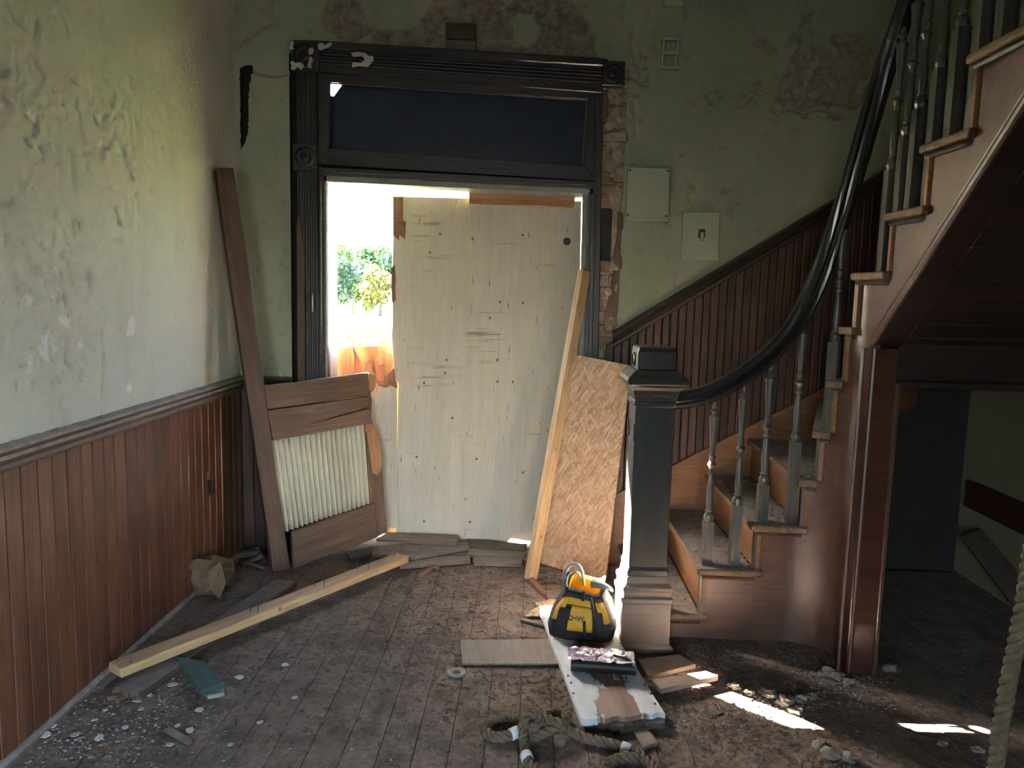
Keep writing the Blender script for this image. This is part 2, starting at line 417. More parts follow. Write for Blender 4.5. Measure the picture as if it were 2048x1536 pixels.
def plank(name, mat, A, B, wd, th, roll=0.0, parent=None, j0=0.0, j1=0.0, jn=7, bevel=.003, up=(0, 0, 1)):
    """a board from A to B (middle of its upper face); j0, j1: raggedness of its ends"""
    A, B = Vector(A), Vector(B); L = (B - A).length
    M = frame(A, B - A, up) @ Matrix.Rotation(roll, 4, 'X')
    h = wd / 2
    poly = [(0, h), (0, -h)]
    poly = [(0, h)] + (jitter_line((0, h), (0, -h), j0, jn) if j0 else []) + [(0, -h), (L, -h)] + (jitter_line((L, -h), (L, h), j1, jn) if j1 else []) + [(L, h)]
    return build(MB().prism(poly, -th, 0), name, mat, parent, M, bevel=bevel)
def sweep(prof, path, nrms):
    """prof: list of (out, up) offsets; path points; nrms: outward vectors (up = z)"""
    rs = []
    for p, nn in zip(path, nrms):
        rs.append([Vector(p) + Vector(nn) * a + Vector((0, 0, 1)) * b2 for a, b2 in prof])
    return MB().rings(rs)

# ------------------------------------------------------------------ setting
XL, YF, XR, YB, ZC = -1.655, 4.33, 2.50, -3.5, 5.2
# floor
fl = MB().box(XL - .2, XR + .2, YB - .2, YF + .45, -.2, -.026)
floor = struct(build(fl, 'floor', 'core'))
x = XL
pm = {}
while x < XR - .01:
    wd = .118
    o = build(MB().box(-wd / 2 + .0011, wd / 2 - .0011, 0, YF - YB + .02, -.024, 0), 'plank', 'floor_dirt', floor,
              Matrix.Translation((x + wd / 2, YB, random.uniform(-.0018, .0005))), bevel=.0012)
    x += wd
# cores of the walls
def inpoly(x, y, P):
    c = False; j = len(P) - 1
    for i in range(len(P)):
        if (P[i][1] > y) != (P[j][1] > y) and x < (P[j][0] - P[i][0]) * (y - P[i][1]) / (P[j][1] - P[i][1]) + P[i][0]: c = not c
        j = i
    return c
XO0, XO1, ZO = -1.30, .36, 2.80            # rough opening of the doorway
core = MB()
core.box(XL - .2, XO0, YF + .07, YF + .26, -.15, ZC); core.box(XO1, XR + .2, YF + .07, YF + .26, -.15, ZC); core.box(XO0, XO1, YF + .07, YF + .26, ZO, ZC)
wall_front = struct(build(core, 'wall_front', 'core'))
wall_left = struct(build(MB().box(XL - .2, XL - .03, YB, YF + .26, 0, ZC), 'wall_left', 'core'))
wall_right = struct(build(MB().box(XR, XR + .2, .9, YF + .26, 0, ZC), 'wall_right', 'plaster_yellow'))
XH = 1.30                                   # unseen narrowing, added so the side fill misses soffit and closet
wh = MB().box(XH, XH + .15, YB, -2.3, 0, ZC).box(XH, XH + .15, -.9, .9, 0, ZC).box(XH, XH + .15, -2.3, -.9, 0, .22).box(XH, XH + .15, -2.3, -.9, 2.1, ZC).box(XH, XR + .2, .75, .9, 0, ZC)
struct(build(wh, 'wall_light_block', 'plaster_yellow'))  # added partition out of view, shields soffit and closet from the side fill
wb = MB().box(XL, -1.45, YB - .2, YB, 0, ZC).box(-.25, XH + .15, YB - .2, YB, 0, ZC).box(-1.45, -.25, YB - .2, YB, 2.3, ZC)
wall_back = struct(build(wb, 'wall_back', 'plaster_yellow'))
struct(build(MB().box(XL - .2, XR + .2, YB - .2, YF + .26, ZC, ZC + .2), 'ceiling', 'ceiling_plaster'))

# plaster skins -------------------------------------------------------
def fbm(x, y, s, o=4, seed=0.0):
    t, a, f = 0.0, 1.0, s
    for _ in range(o):
        t += a * noise.noise(Vector((x * f + seed, y * f - seed, seed * 1.7))); a *= .5; f *= 2.0
    return t
def skin(name, mat, us, vs, keep, disp, to3, parent):
    nu, nv = len(us), len(vs)
    V, pe, idx, F = [], [], {}, []
    def vid(i, j):
        k = i * nv + j
        if k not in idx:
            d, p = disp(us[i], vs[j]); idx[k] = len(V); V.append(to3(us[i], vs[j], d)); pe.append(p)
        return idx[k]
    for i in range(nu - 1):
        for j in range(nv - 1):
            if keep((us[i] + us[i + 1]) / 2, (vs[j] + vs[j + 1]) / 2):
                F.append((vid(i, j), vid(i + 1, j), vid(i + 1, j + 1), vid(i, j + 1)))
    me = bpy.data.meshes.new(name); me.from_pydata(V, [], F); me.update()
    at = me.attributes.new('peel', 'FLOAT', 'POINT'); at.data.foreach_set('value', pe)
    me.polygons.foreach_set('use_smooth', [True] * len(F)); me.materials.append(MATS[mat])
    o = bpy.data.objects.new(name, me); return link(o, parent)
def W2(px, Y=YF): return [(aY(u, v, Y).x, aY(u, v, Y).z) for u, v in px]
rough_zone = W2([(648, -60), (652, 0), (640, 40), (650, 62), (700, 84), (742, 66), (748, 92), (810, 108), (900, 112), (1000, 116), (1100, 122), (1196, 128), (1186, 70), (1168, 30), (1150, -10), (1140, -60)])
isle1 = W2([(690, -60), (722, 10), (738, 52), (788, 64), (835, 54), (868, 10), (880, -60)])
isle2 = W2([(1022, 40), (1040, 28), (1070, 28), (1084, 55), (1075, 84), (1048, 90), (1024, 76)])
brown = W2([(1562, 150), (1555, 196), (1580, 222), (1640, 246), (1700, 240), (1735, 190), (1760, 110), (1735, 70), (1680, 60), (1640, 92), (1600, 88), (1585, 120)])
brown2 = W2([(1500, 70), (1520, 66), (1550, 90), (1556, 104), (1530, 108), (1512, 90)])
hole1 = W2([(480, 138), (492, 130), (505, 132), (500, 165), (497, 200), (497, 255), (490, 286), (481, 300)])
cracks = [W2(l) for l in ([(472, 96), (492, 80), (512, 66), (540, 48)], [(500, 142), (530, 150), (555, 152), (585, 146)], [(545, 0), (540, 30), (552, 50)],
                          [(1268, 60), (1262, 90), (1272, 130), (1280, 160)], [(1268, 200), (1266, 240), (1268, 270)], [(1252, 150), (1290, 170), (1300, 150)])]
chipspots = [(aY(u, v, YF).x, aY(u, v, YF).z, r_) for u, v, r_ in [(1415, 205, .05), (1440, 195, .035), (1385, 200, .03), (1490, 195, .05), (1520, 168, .06), (1550, 225, .05), (1480, 25, .03), (1350, 160, .03), (1300, 100, .05), (1290, 130, .04), (1705, 120, .05), (1600, 70, .05), (1620, 30, .05), (1455, 380, .03), (1470, 400, .03), (1380, 400, .03), (1330, 590, .02)]]
def segd(x, y, l):
    best = 9
    for (a, b), (c, d) in zip(l, l[1:]):
        vx, vy = c - a, d - b; t = max(0, min(1, ((x - a) * vx + (y - b) * vy) / (vx * vx + vy * vy + 1e-9)))
        best = min(best, math.hypot(x - a - vx * t, y - b - vy * t))
    return best
def disp_front(x, z):
    n1 = fbm(x, z, 9, 3, 3.1); qx, qz = x + n1 * .022, z + fbm(x, z, 9, 3, 8.8) * .022
    d = fbm(x, z, 2.2, 3, 1.3) * .004 + fbm(x, z, 40, 2, 2.2) * .0013
    p = 0.0
    if z > 2.55 and inpoly(qx, qz, rough_zone) and not inpoly(qx, qz, isle1) and not inpoly(qx, qz, isle2):
        return -.020 + fbm(x, z, 30, 4, 5.0) * .014, 1.0
    if inpoly(qx, qz, brown) or inpoly(qx, qz, brown2):
        s = fbm(x, z, 12, 3, 9.0)
        if s > -.32: return -.007 + fbm(x, z, 40, 2, 4.0) * .002, .85
        d += .006
    for l in cracks:
        if abs(l[0][0] - x) < .4 and segd(x + n1 * .012, z, l) < .0075: return d - .014, .6
    for cx, cz, r_ in chipspots:
        e = math.hypot(x - cx, z - cz)
        if e < r_ * 1.5:
            k = fbm(x, z, 26, 3, 6.6)
            if k * .9 + (1 - e / r_) * .5 > .42: return d - .007, .9
            if k > .12: d += .004
    # scattered spalls
    k = fbm(x, z, 17, 3, 11.0); k2 = fbm(x, z, 2.1, 2, 14.0)
    if k > .62 - max(0, k2) * .25: return d - .005, .55
    return d, p
railz = lambda x: 1.314 + .64 * (x - .455)
def keep_front(x, z):
    if XO0 - .06 < x < .37 and z < 2.80: return False
    if x < -1.4 and inpoly(x + .006 * noise.noise(Vector((x * 40, z * 40, 0))), z, hole1): return False
    if x <= -1.2: return z > .95
    if .36 <= x < .485 + .012 * noise.noise(Vector((0, z * 9, 0))) and z < 2.745 + .3 * (.49 - x): return False
    if x >= .36: return z > railz(x) - .05
    return True
ST = .0125
def steps(a, b, fa, fb, st, fine):
    out = [a]
    while out[-1] < b: out.append(out[-1] + (fine if fa < out[-1] < fb else st))
    return out
us = steps(XL, XR, -1.66, -1.52, ST, .004); vs = steps(.9, 3.6, 2.15, 2.78, ST, .0065)
skin('plaster', 'plaster_green', us, vs, keep_front, disp_front, lambda x, z, d: (x, YF - d, z), wall_front)
for z0, z1, x0, x1 in [(3.59, ZC, XL, XR)]:
    build(MB().box(x0, x1, YF, YF + .07, z0, z1), 'upper_plaster', 'ceiling_plaster', wall_front)

lchips = [(aX(u, v, XL), r_) for u, v, r_ in [(95, 695, .055), (160, 690, .03), (264, 662, .035), (259, 776, .03), (70, 235, .04), (72, 262, .035), (210, 290, .035), (240, 300, .045), (262, 340, .04), (120, 590, .04), (60, 600, .03), (265, 640, .025), (60, 730, .03), (130, 640, .045), (230, 250, .03)]]
rl = [aX(u, v, XL) for u, v in [(110, 560), (60, 480), (95, 640), (120, 700), (240, 300), (70, 250)]]
lcrack = [(aX(u, v, XL).y, aX(u, v, XL).z) for u, v in [(204, 660), (206, 720), (205, 790)]]
def disp_left(y, z):
    n1 = fbm(y, z, 12, 3, 21.0)
    d = fbm(y, z, 2.0, 3, 31.0) * .004 + fbm(y, z, 32, 2, 33.0) * .0012
    rough = 0.0
    for c in rl:
        e = math.hypot(y - c.y, (z - c.z) * .7); rough = max(rough, 1 - e / .5)
    d += rough * fbm(y, z, 34, 4, 35.0) * .0085
    for c, r_ in lchips:
        e = math.hypot((y - c.y), (z - c.z))
        if e < r_ * 1.6 and e + n1 * r_ * .7 < r_ * .8: return d - .006, 1.0
    k = fbm(y, z, 19, 3, 41.0)
    if k > .70 - max(0, rough) * .22: return d - .007, .12
    if segd(y, z, lcrack) < .006: return d - .006, .1
    return d, 0.0
us = [.6 + i * ST for i in range(int((YF - .6) / ST) + 2)]; vs = [.96 + j * ST for j in range(int(2.64 / ST) + 1)]
skin('plaster', 'plaster_pale', us, vs, lambda y, z: True, disp_left, lambda y, z, d: (XL + d, min(y, YF), z), wall_left)
build(MB().box(XL - .03, XL, YB, YF, 3.59, ZC).box(XL - .03, XL, YB, .6, .9, 3.6), 'upper_plaster', 'ceiling_plaster', wall_left)

# wainscot of the left wall: one board at a time ------------------------
ys = [2.33, 2.409, 2.496, 2.574, 2.662, 2.746, 2.82, 2.897, 2.972, 3.058, 3.145, 3.22, 3.299, 3.377, 3.454, 3.544]
while ys[0] > .6: ys.insert(0, ys[0] - .081)
while ys[-1] < YF - .05: ys.append(min(YF, ys[-1] + .081))
for i, (y0, y1) in enumerate(zip(ys, ys[1:])):
    g = .006 if abs(y0 - 2.409) < .01 else .003
    build(MB().box(0, .018 + random.uniform(-.0015, .0015), g, y1 - y0 - .002, .02, .985), 'board', 'wainscot_red', wall_left, Matrix.Translation((XL - .012, y0, 0)), bevel=.003)
prof = [(0, -.055), (.012, -.055), (.016, -.045), (.016, -.030), (.024, -.024), (.030, -.012), (.024, .0), (.034, .006), (.038, .016), (.034, .026), (.018, .030), (0, .034)]
tr = build(sweep(prof, [(XL, .6, 1.0), (XL, 2.4, 1.0), (XL, YF, 1.0)], [(1, 0, 0)] * 3), 'trim_1', 'rail_dusty', bevel=0); struct(tr)
struct(build(sweep([(0, 0), (.026, 0), (.024, .012), (.014, .022), (0, .026)], [(XL, .6, 0), (XL, YF, 0)], [(1, 0, 0)] * 2), 'baseboard_left', 'rail_dusty'))
# short wainscot left of the doorway
bx = XL + .006
for i in range(5):
    build(MB().box(0, .064, 0, .02, .0, .985), 'board', 'wainscot_dark', wall_front, Matrix.Translation((bx + i * .066, YF - .008, 0)), bevel=.004)
struct(build(sweep(prof, [(XL, YF, 1.0), (-1.36, YF, 1.0)], [(0, -1, 0)] * 2), 'trim_2', 'rail_dark'))
# broken bit in the left wainscot
c = aX(418, 968, XL + .008)
br = empty('broken_outlet_hole', c, 'small splintered hole in the left wainscot beside the corner', 'hole')
build(MB().box(0, .003, -.022, .022, -.06, .05), 'opening_shade', 'hollow_shade', br, Matrix.Translation(c), bevel=.001)  # solid near-black plate, the shade inside the hole put into its colour
build(MB().prism([(-.03, .02), (.03, .005), (.0, .05), (-.02, .055)], 0, .012), 'splinter', 'old_rail', br, Matrix.Translation(c + Vector((.0, 0, .01))) @ Matrix.Rotation(R(90), 4, 'Z') @ Matrix.Rotation(R(90), 4, 'X'))

# sloping wainscot along the stair --------------------------------------
x = .42
skirtz = lambda x: .593 + .568 * (x - .825)
while x < XR - .02:
    wd = .044
    x1 = min(XR, x + wd)
    build(MB().add([(0, 0, skirtz(x) - .03), (x1 - x - .002, 0, skirtz(x1) - .03), (x1 - x - .002, 0, railz(x1) - .03), (0, 0, railz(x) - .03),
                    (0, .016, skirtz(x) - .03), (x1 - x - .002, .016, skirtz(x1) - .03), (x1 - x - .002, .016, railz(x1) - .03), (0, .016, railz(x) - .03)],
                   [(0, 1, 2, 3), (7, 6, 5, 4), (0, 4, 5, 1), (1, 5, 6, 2), (2, 6, 7, 3), (3, 7, 4, 0)]),
          'board', 'wainscot_dark', wall_front, Matrix.Translation((x, YF - .012 - random.uniform(0, .0015), 0)), bevel=.005)
    x += wd
p2 = [(a, b2 * 1.15) for a, b2 in prof]
struct(build(sweep(p2, [(.455, YF, railz(.455) - .01), (XR, YF, railz(XR) - .01)], [(0, -1, 0)] * 2), 'trim_3', 'rail_dark'))

# ------------------------------------------------------------------ doorway
door_frame = struct(empty('door_1', (-.45, YF, 0), 'dark carved wooden doorway with transom in the front wall'))
DF = PY(YF - .035); D2 = PY(YF - .02); D3 = PY(YF + .015); D4 = PY(YF + .05)
G = lambda a, b2, pl=DF: pl.at(*b2) - pl.at(*a)
def rosette(px, w_, parent):
    c = DF.at(*px); h = w_ / 2
    o = build(MB().box(-h, h, -.012, .045, -h * 1.05, h * 1.05), 'corner_block', 'trim_dark', parent, Matrix.Translation(c), bevel=.004)
    mb = MB().lathe([(h * .86, 0), (h * .84, .010), (h * .72, .012), (h * .66, .004), (h * .52, .004), (h * .46, .014), (h * .34, .014), (h * .28, .004), (h * .16, .006), (h * .08, .014), (.001, .015)], 28)
    build(mb, 'rosette', 'trim_dark', o, Matrix.Translation(c + Vector((0, -.010, 0))) @ Matrix.Rotation(R(90), 4, 'X'), smooth=False)
# left casing and its reeds
cl = slab('casing', 'trim_dark', DF, [(592, 140), (634, 142), (643, 1100), (600, 1100)], .045, door_frame, G((600, 1000), (598, 200)), bevel=.004)
for t in (.18, .42, .66, .88):
    a0, a1 = DF.at(592 + 42 * t, 145), DF.at(600 + 43 * t, 1095)
    build(MB().tube([a0, a1], .0075, 8), 'reed', 'trim_dark', cl)
hc = slab('head_casing', 'trim_dark', DF, [(634, 92), (1206, 126), (1206, 186), (634, 144)], .045, door_frame, G((634, 100), (1206, 140)), bevel=.004)
for t in (.30, .42, .54, .66):
    build(MB().tube([DF.at(640, 92 + 52 * t), DF.at(1203, 126 + 60 * t)], .0085, 8), 'reed', 'trim_dark', hc)
slab('head_cap', 'trim_dark', PY(YF - .06), [(628, 80), (1208, 116), (1208, 132), (628, 97)], .07, door_frame, bevel=.006)
rosette((611, 113), .155, door_frame); rosette((611, 315), .135, door_frame); rosette((1226, 148), .12, door_frame)
slab('casing', 'trim_dark', D2, [(1190, 186), (1206, 186), (1190, 1100), (1176, 1100)], .045, door_frame, G((1190, 900), (1200, 200)), bevel=.003)
slab('casing_stub', 'trim_bare', D2, [(1206, 180), (1216, 180), (1213, 245), (1204, 245)], .03, door_frame, G((1206, 240), (1210, 185)), jag={2: (.006, 5)})
# transom sash
T = PY(YF - .012)
slab('transom_rail', 'trim_dark', T, [(634, 143), (1206, 186), (1176, 199), (661, 164)], .05, door_frame, G((640, 150), (1200, 190)))
slab('transom_rail', 'trim_dark', T, [(658, 296), (1168, 331), (1192, 362), (637, 329)], .05, door_frame, G((640, 320), (1190, 350)))
slab('transom_stile', 'trim_dark', T, [(634, 143), (661, 164), (658, 296), (637, 329)], .05, door_frame, G((640, 320), (640, 150)))
slab('transom_stile', 'trim_dark', T, [(1206, 186), (1176, 199), (1168, 331), (1192, 362)], .05, door_frame, G((1190, 340), (1195, 190)))
for a, b2 in (((661, 165), (1176, 200)), ((1174, 200), (1166, 331)), ((660, 165), (657, 296))):
    build(MB().tube([PY(YF + .012).at(*a), PY(YF + .012).at(*b2)], .008, 6), 'glazing_bead', 'trim_bare', door_frame)
tp = PY(YF + .045)
slab('transom_panel', 'transom_dark', tp, [(690, 160), (1190, 190), (1180, 350), (640, 330), (645, 196), (668, 192)], .015, door_frame)
# transom bar and stops
for (y0, y1, x0, x1, pl, th) in [((334, 363), (343, 371), 637, 1192, PY(YF - .030), .07), ((343, 371), (350, 378), 637, 1192, PY(YF - .014), .06), ((350, 378), (361, 388), 652, 1176, PY(YF + .002), .06)]:
    slab('transom_bar', 'trim_dark', pl, [(x0, y0[0]), (x1, y0[1]), (x1, y1[1]), (x0, y1[0])], th, door_frame)
for i, (xa, xb, pl) in enumerate([(636, 641, PY(YF - .035)), (641, 648, PY(YF - .012)), (648, 655, PY(YF + .008))]):
    slab('door_stop', 'trim_dark', pl, [(xa + 1, 348 + i * 5), (xb, 348 + i * 5), (xb + 3, 1100), (xa + 4, 1100)], .05, door_frame, G((xa, 1000), (xa, 400)), bevel=.004)
for i, (xa, xb, pl, mt) in enumerate([(1184, 1192, PY(YF - .03), 'trim_dark'), (1176, 1184, PY(YF - .008), 'trim_dark'), (1166, 1176, PY(YF + .015), 'jamb_pale')]):
    slab('door_stop', mt, pl, [(xa, 386), (xb, 388), (xb - 16, 1100), (xa - 16, 1100)], .05, door_frame, G((xa - 8, 1000), (xa, 400)), bevel=.003)
xj = aY(655, 600, YF + .01).x
build(MB().box(xj - .03, xj, YF, YF + .235, 0, 2.16), 'jamb', 'jamb_pale', door_frame, bevel=.002)
xk = aY(1163, 600, YF + .03).x
build(MB().box(xk, xk + .03, YF + .03, YF + .25, 0, 2.13), 'jamb', 'jamb_pale', door_frame, bevel=.002)
zt0, zt1 = aY(655, 363, YF).z, aY(1170, 388, YF).z
build(MB().add([(xj - .02, YF, zt0), (xk + .02, YF, zt1), (xk + .02, YF + .25, zt1), (xj - .02, YF + .25, zt0), (xj - .02, YF, zt0 + .04), (xk + .02, YF, zt1 + .04), (xk + .02, YF + .25, zt1 + .04), (xj - .02, YF + .25, zt0 + .04)],
               [(0, 3, 2, 1), (4, 5, 6, 7), (0, 1, 5, 4), (1, 2, 6, 5), (2, 3, 7, 6), (3, 0, 4, 7)]), 'head_jamb', 'jamb_pale', door_frame, bevel=.002)
build(MB().box(XO0, XO1, YF + .06, YF + .255, zt0 + .02, 2.32), 'header_block', 'core', door_frame)
build(MB().box(XO0 - .01, xj - .029, YF + .01, YF + .25, 0, 2.85), 'jamb_backing', 'core', door_frame)
build(MB().box(xk + .029, XO1 + .02, YF + .06, YF + .25, 0, 2.85), 'jamb_backing', 'core', door_frame)
build(MB().box(xj - .01, xk + .01, YF - .01, YF + .29, -.02, .022), 'threshold', 'grey_plank', door_frame, bevel=.004)
# split casing strip and hinge on the left casing
slab('casing_strip', 'trim_bare', PY(YF - .052), [(593, 452), (597, 428), (602, 462), (607, 492), (609, 520), (610, 1095), (597, 1095)], .02, door_frame, G((600, 1000), (600, 460)))
hg = slab('hinge', 'metal_dark', PY(YF - .058), [(612, 590), (624, 590), (624, 622), (612, 622)], .02, door_frame)
build(MB().tube([PY(YF - .062).at(624, 589), PY(YF - .062).at(624, 624)], .008, 8), 'knuckle', 'nail_steel', hg)

# boarding that closes the doorway -------------------------------------
bp = PY(YF + .225)
sheet = empty('plywood_sheet', (bp.at(970, 1070).x, YF + .235, .05), 'tall weathered white plywood sheet closing most of the doorway', 'plywood sheet')
slab('panel', 'plywood_white', bp, [(785, 392), (1163, 402), (1150, 1090), (1052, 1082), (1022, 1077), (1008, 1092), (900, 1086), (792, 1076), (796, 800), (797, 768), (790, 756), (784, 690), (783, 560), (786, 470)], .018, sheet, Vector((0, 0, 1)), jag={3: (.004, 3), 11: (.004, 8)})
for u, v in [(880, 468), (1045, 470), (1000, 604), (860, 505), (945, 478), (1046, 606), (980, 636), (893, 720), (995, 720), (905, 836), (953, 918), (848, 766), (890, 746), (1026, 764), (995, 763), (848, 1043), (940, 1044), (833, 914), (1046, 945)]:
    build(MB().lathe([(.007, 0), (.007, .002), (.004, .004), (.0005, .004)], 10), 'nail_head', 'nail_head', sheet, Matrix.Translation(bp.at(u, v)) @ Matrix.Rotation(R(90), 4, 'X'))
c = bp.at(1134, 483)
build(MB().lathe([(.021, .0), (.021, .004), (.016, .005), (.014, .001), (.0005, .001)], 18), 'bolt_hole', 'metal_dark', sheet, Matrix.Translation(c) @ Matrix.Rotation(R(90), 4, 'X'))
# torn face veneer along the sheet's upper left edge
slab('torn_edge', 'splinter', PY(YF + .222), [(786, 394), (806, 394), (806, 440), (812, 444), (810, 478), (800, 470), (797, 480), (786, 470)], .002, sheet, Vector((1, 0, 0)), jag={2: (.004, 6), 4: (.004, 6), 5: (.004, 5)}, bevel=0)
slab('torn_edge', 'splinter', PY(YF + .222), [(783, 535), (790, 530), (792, 600), (786, 606), (783, 590)], .002, sheet, Vector((0, 0, 1)), jag={1: (.003, 6)}, bevel=0)
ob = slab('top_batten', 'split_wood', PY(YF + .19), [(938, 384), (1150, 393), (1149, 415), (938, 406)], .035)
tag(ob, 'short raw wood batten across the top of the white plywood', 'batten')
lo = empty('lower_boarding', (-1.0, YF + .25, .05), 'raw orange plywood boarding across the bottom of the open gap', 'plywood sheet')
slab('panel', 'plywood_orange', PY(YF + .262), [(664, 696), (700, 694), (740, 692), (800, 690), (800, 1068), (664, 1068)], .016, lo, Vector((0, 0, 1)), bevel=.001)
st = empty('split_board', (-.83, YF + .2, .05), 'white painted upright board with a splintered broken top in the doorway', 'board')
slab('board', 'plywood_white', PY(YF + .205), [(736, 770), (742, 757), (756, 760), (762, 770), (777, 764), (792, 770), (797, 1057), (752, 1052)], .018, st, Vector((0, 0, 1)))
slab('splinter', 'splinter', PY(YF + .19), [(704, 683), (709, 700), (720, 720), (724, 746), (710, 746)], .012, st, Vector((0, 0, 1)), bevel=.001)
slab('splinter', 'splinter', PY(YF + .198), [(736, 720), (746, 720), (744, 740), (750, 746), (746, 762), (722, 762), (728, 742)], .008, st, Vector((0, 0, 1)), bevel=.001)
slab('splinter', 'splinter', PY(YF + .2), [(754, 716), (757, 730), (767, 728), (768, 756), (788, 736), (792, 768), (752, 766)], .008, st, Vector((0, 0, 1)), bevel=.001)
slab('torn_top', 'splinter', PY(YF + .196), [(752, 762), (793, 764), (795, 776), (780, 770), (772, 775), (756, 771)], .006, st, Vector((1, 0, 0)), jag={2: (.006, 4), 3: (.006, 4), 4: (.005, 5)}, bevel=0)

# exposed masonry beside the doorway -------------------------------------
build(MB().box(.33, .52, YF + .035, YF + .075, .3, 2.78), 'mortar_bed', 'mortar', wall_front)
z = .55; k = 0
while z < 2.68:
    hh = .066
    xs = [.352, .352 + random.uniform(.05, .085), .50] if k % 2 else [.352, .50]
    hollow_shade = 1.72 < z < 2.02
    for xa, xb in zip(xs, xs[1:]):
        if hollow_shade and xa < .43: continue
        mb = MB(); n_ = 3
        rs = []
        o = build(MB().box(0, xb - xa - .008, 0, .045, 0, hh - .008), 'brick', random.choice(['brick_tan', 'mortar', 'mortar', 'brick_tan']), wall_front,
                  Matrix.Translation((xa, YF + .008 + random.uniform(-.006, .022), z + random.uniform(-.002, .002))) @ Matrix.Rotation(random.uniform(-.03, .03), 4, 'Y') @ Matrix.Rotation(random.uniform(-.06, .06), 4, 'Z'), bevel=.009, seg=2)
        for v_ in o.data.vertices:
            v_.co += Vector((random.uniform(-1, 1), random.uniform(-1, 1), random.uniform(-1, 1))) * .005
    z += hh + .004; k += 1
build(MB().box(.352, .43, YF + .028, YF + .036, 1.72, 2.05), 'hollow_shade', 'hollow_shade', wall_front)  # near-black sheet painted as deep shade where bricks are missing
slab('lath_board', 'old_rail', PY(YF + .004), [(1206, 655), (1226, 545), (1238, 425), (1246, 425), (1240, 560), (1230, 668), (1215, 668)], .02, wall_front, Vector((.1, 0, 1)), jag={1: (.006, 7)})
# mortar smears: lumpy patches over the bricks
def lump(name, mat, c, sx, sy, sz, parent=None, seed=0, k=(10, 7), amp=.35):
    V, F = [], []
    a, b2 = k
    for j in range(b2 + 1):
        th = math.pi * j / b2
        for i in range(a):
            ph = 2 * math.pi * i / a
            d = Vector((math.sin(th) * math.cos(ph), math.sin(th) * math.sin(ph), math.cos(th)))
            r_ = 1 + amp * noise.noise(d * 1.7 + Vector((seed, seed * .7, 3)))* 1.4
            V.append((d.x * sx * r_, d.y * sy * r_, d.z * sz * r_))
    for j in range(b2):
        for i in range(a):
            F.append((j * a + i, (j + 1) * a + i, (j + 1) * a + (i + 1) % a, j * a + (i + 1) % a))
    return build(MB().add(V, F), name, mat, parent, Matrix.Translation(Vector(c)), smooth=False)
for i in range(16):
    zz = 1.35 + 1.35 * i / 16 + random.uniform(-.03, .03)
    if 1.74 < zz < 2.02: continue
    lump('mortar_smear', 'mortar', (random.uniform(.39, .47), YF + .02, zz), random.uniform(.03, .06), .018, random.uniform(.03, .055), wall_front, i * 3.3)

# boxes, blocks and scraps on the front wall ------------------------------
bx_ = empty('meter_box', aY(1297, 440, YF), 'larger green painted wooden box cover mounted right of the doorway', 'wall box')
BP = PY(YF - .055)
slab('body', 'box_green', BP, [(1256, 334), (1341, 336), (1337, 444), (1252, 442)], .06, bx_, bevel=.003)
slab('bottom_lip', 'box_green', PY(YF - .062), [(1252, 434), (1338, 436), (1337, 444), (1252, 442)], .02, bx_, bevel=.002)
for u, v in [(1260, 340), (1336, 342), (1256, 430), (1332, 432)]:
    build(MB().lathe([(.006, 0), (.005, .003), (.0005, .003)], 8), 'screw', 'metal_dark', bx_, Matrix.Translation(BP.at(u, v)) @ Matrix.Rotation(R(90), 4, 'X'))
sw = empty('switch_plate', aY(1400, 520, YF), 'square green painted switch plate above the sloping wainscot', 'switch plate')
SP = PY(YF - .022)
slab('plate', 'box_green', SP, [(1366, 424), (1440, 424), (1437, 522), (1363, 520)], .03, sw, bevel=.003)
slab('switch', 'switch_dark', PY(YF - .036), [(1398, 458), (1411, 458), (1410, 476), (1397, 476)], .016, sw, bevel=.004)
slab('switch_toggle', 'box_green', PY(YF - .05), [(1401, 464), (1408, 464), (1408, 482), (1401, 482)], .016, sw, bevel=.003)
vt = empty('painted_bracket', aY(1340, 135, YF), 'small green painted ladder shaped bracket high on the wall', 'bracket')
for q in ([(1326, 74), (1331, 74), (1326, 136), (1321, 136)], [(1356, 74), (1361, 74), (1352, 136), (1347, 136)]):
    slab('side', 'box_green', PY(YF - .03), q, .035, vt, bevel=.002)
for y in (74, 102, 131):
    slab('rung', 'box_green', PY(YF - .034), [(1325, y), (1359, y), (1358, y + 6), (1323, y + 6)], .035, vt, bevel=.002)
v2 = slab('wall_peg', 'box_green', PY(YF - .04), [(1331, -24), (1366, -24), (1366, 12), (1329, 11)], .045)
tag(v2, 'green painted wood block at the top edge of the wall', 'wood block')
wbk = empty('nailing_block', aY(920, 105, YF), 'rough brown wooden block set in bare plaster above the doorway', 'wood block')
slab('upper_piece', 'dark_plank', PY(YF - .02), [(892, 46), (950, 46), (951, 80), (892, 77)], .05, wbk)
slab('lower_piece', 'grey_plank', PY(YF - .03), [(893, 79), (952, 81), (950, 109), (892, 106)], .05, wbk)
def scrap(px, lab):
    o = slab('paint_scrap', 'paint_scrap', PY(YF - .062), px, .004, None, bevel=.001); tag(o, lab, 'paint scrap')
scrap([(580, 84), (584, 80), (588, 85), (586, 92), (588, 98), (582, 100), (577, 96), (579, 90)], 'upper left paint scrap stuck beside the round corner block')
scrap([(580, 125), (585, 121), (591, 126), (598, 124), (606, 127), (608, 134), (602, 140), (595, 134), (588, 140), (581, 138), (583, 131)], 'ragged paint scrap below the round corner block')
scrap([(618, 97), (624, 94), (628, 100), (625, 108), (619, 110), (616, 104)], 'small paint scrap right of the round corner block')
scrap([(618, 114), (623, 113), (626, 120), (622, 128), (624, 136), (617, 137), (615, 128), (618, 121)], 'long upright paint scrap below right of the corner block')
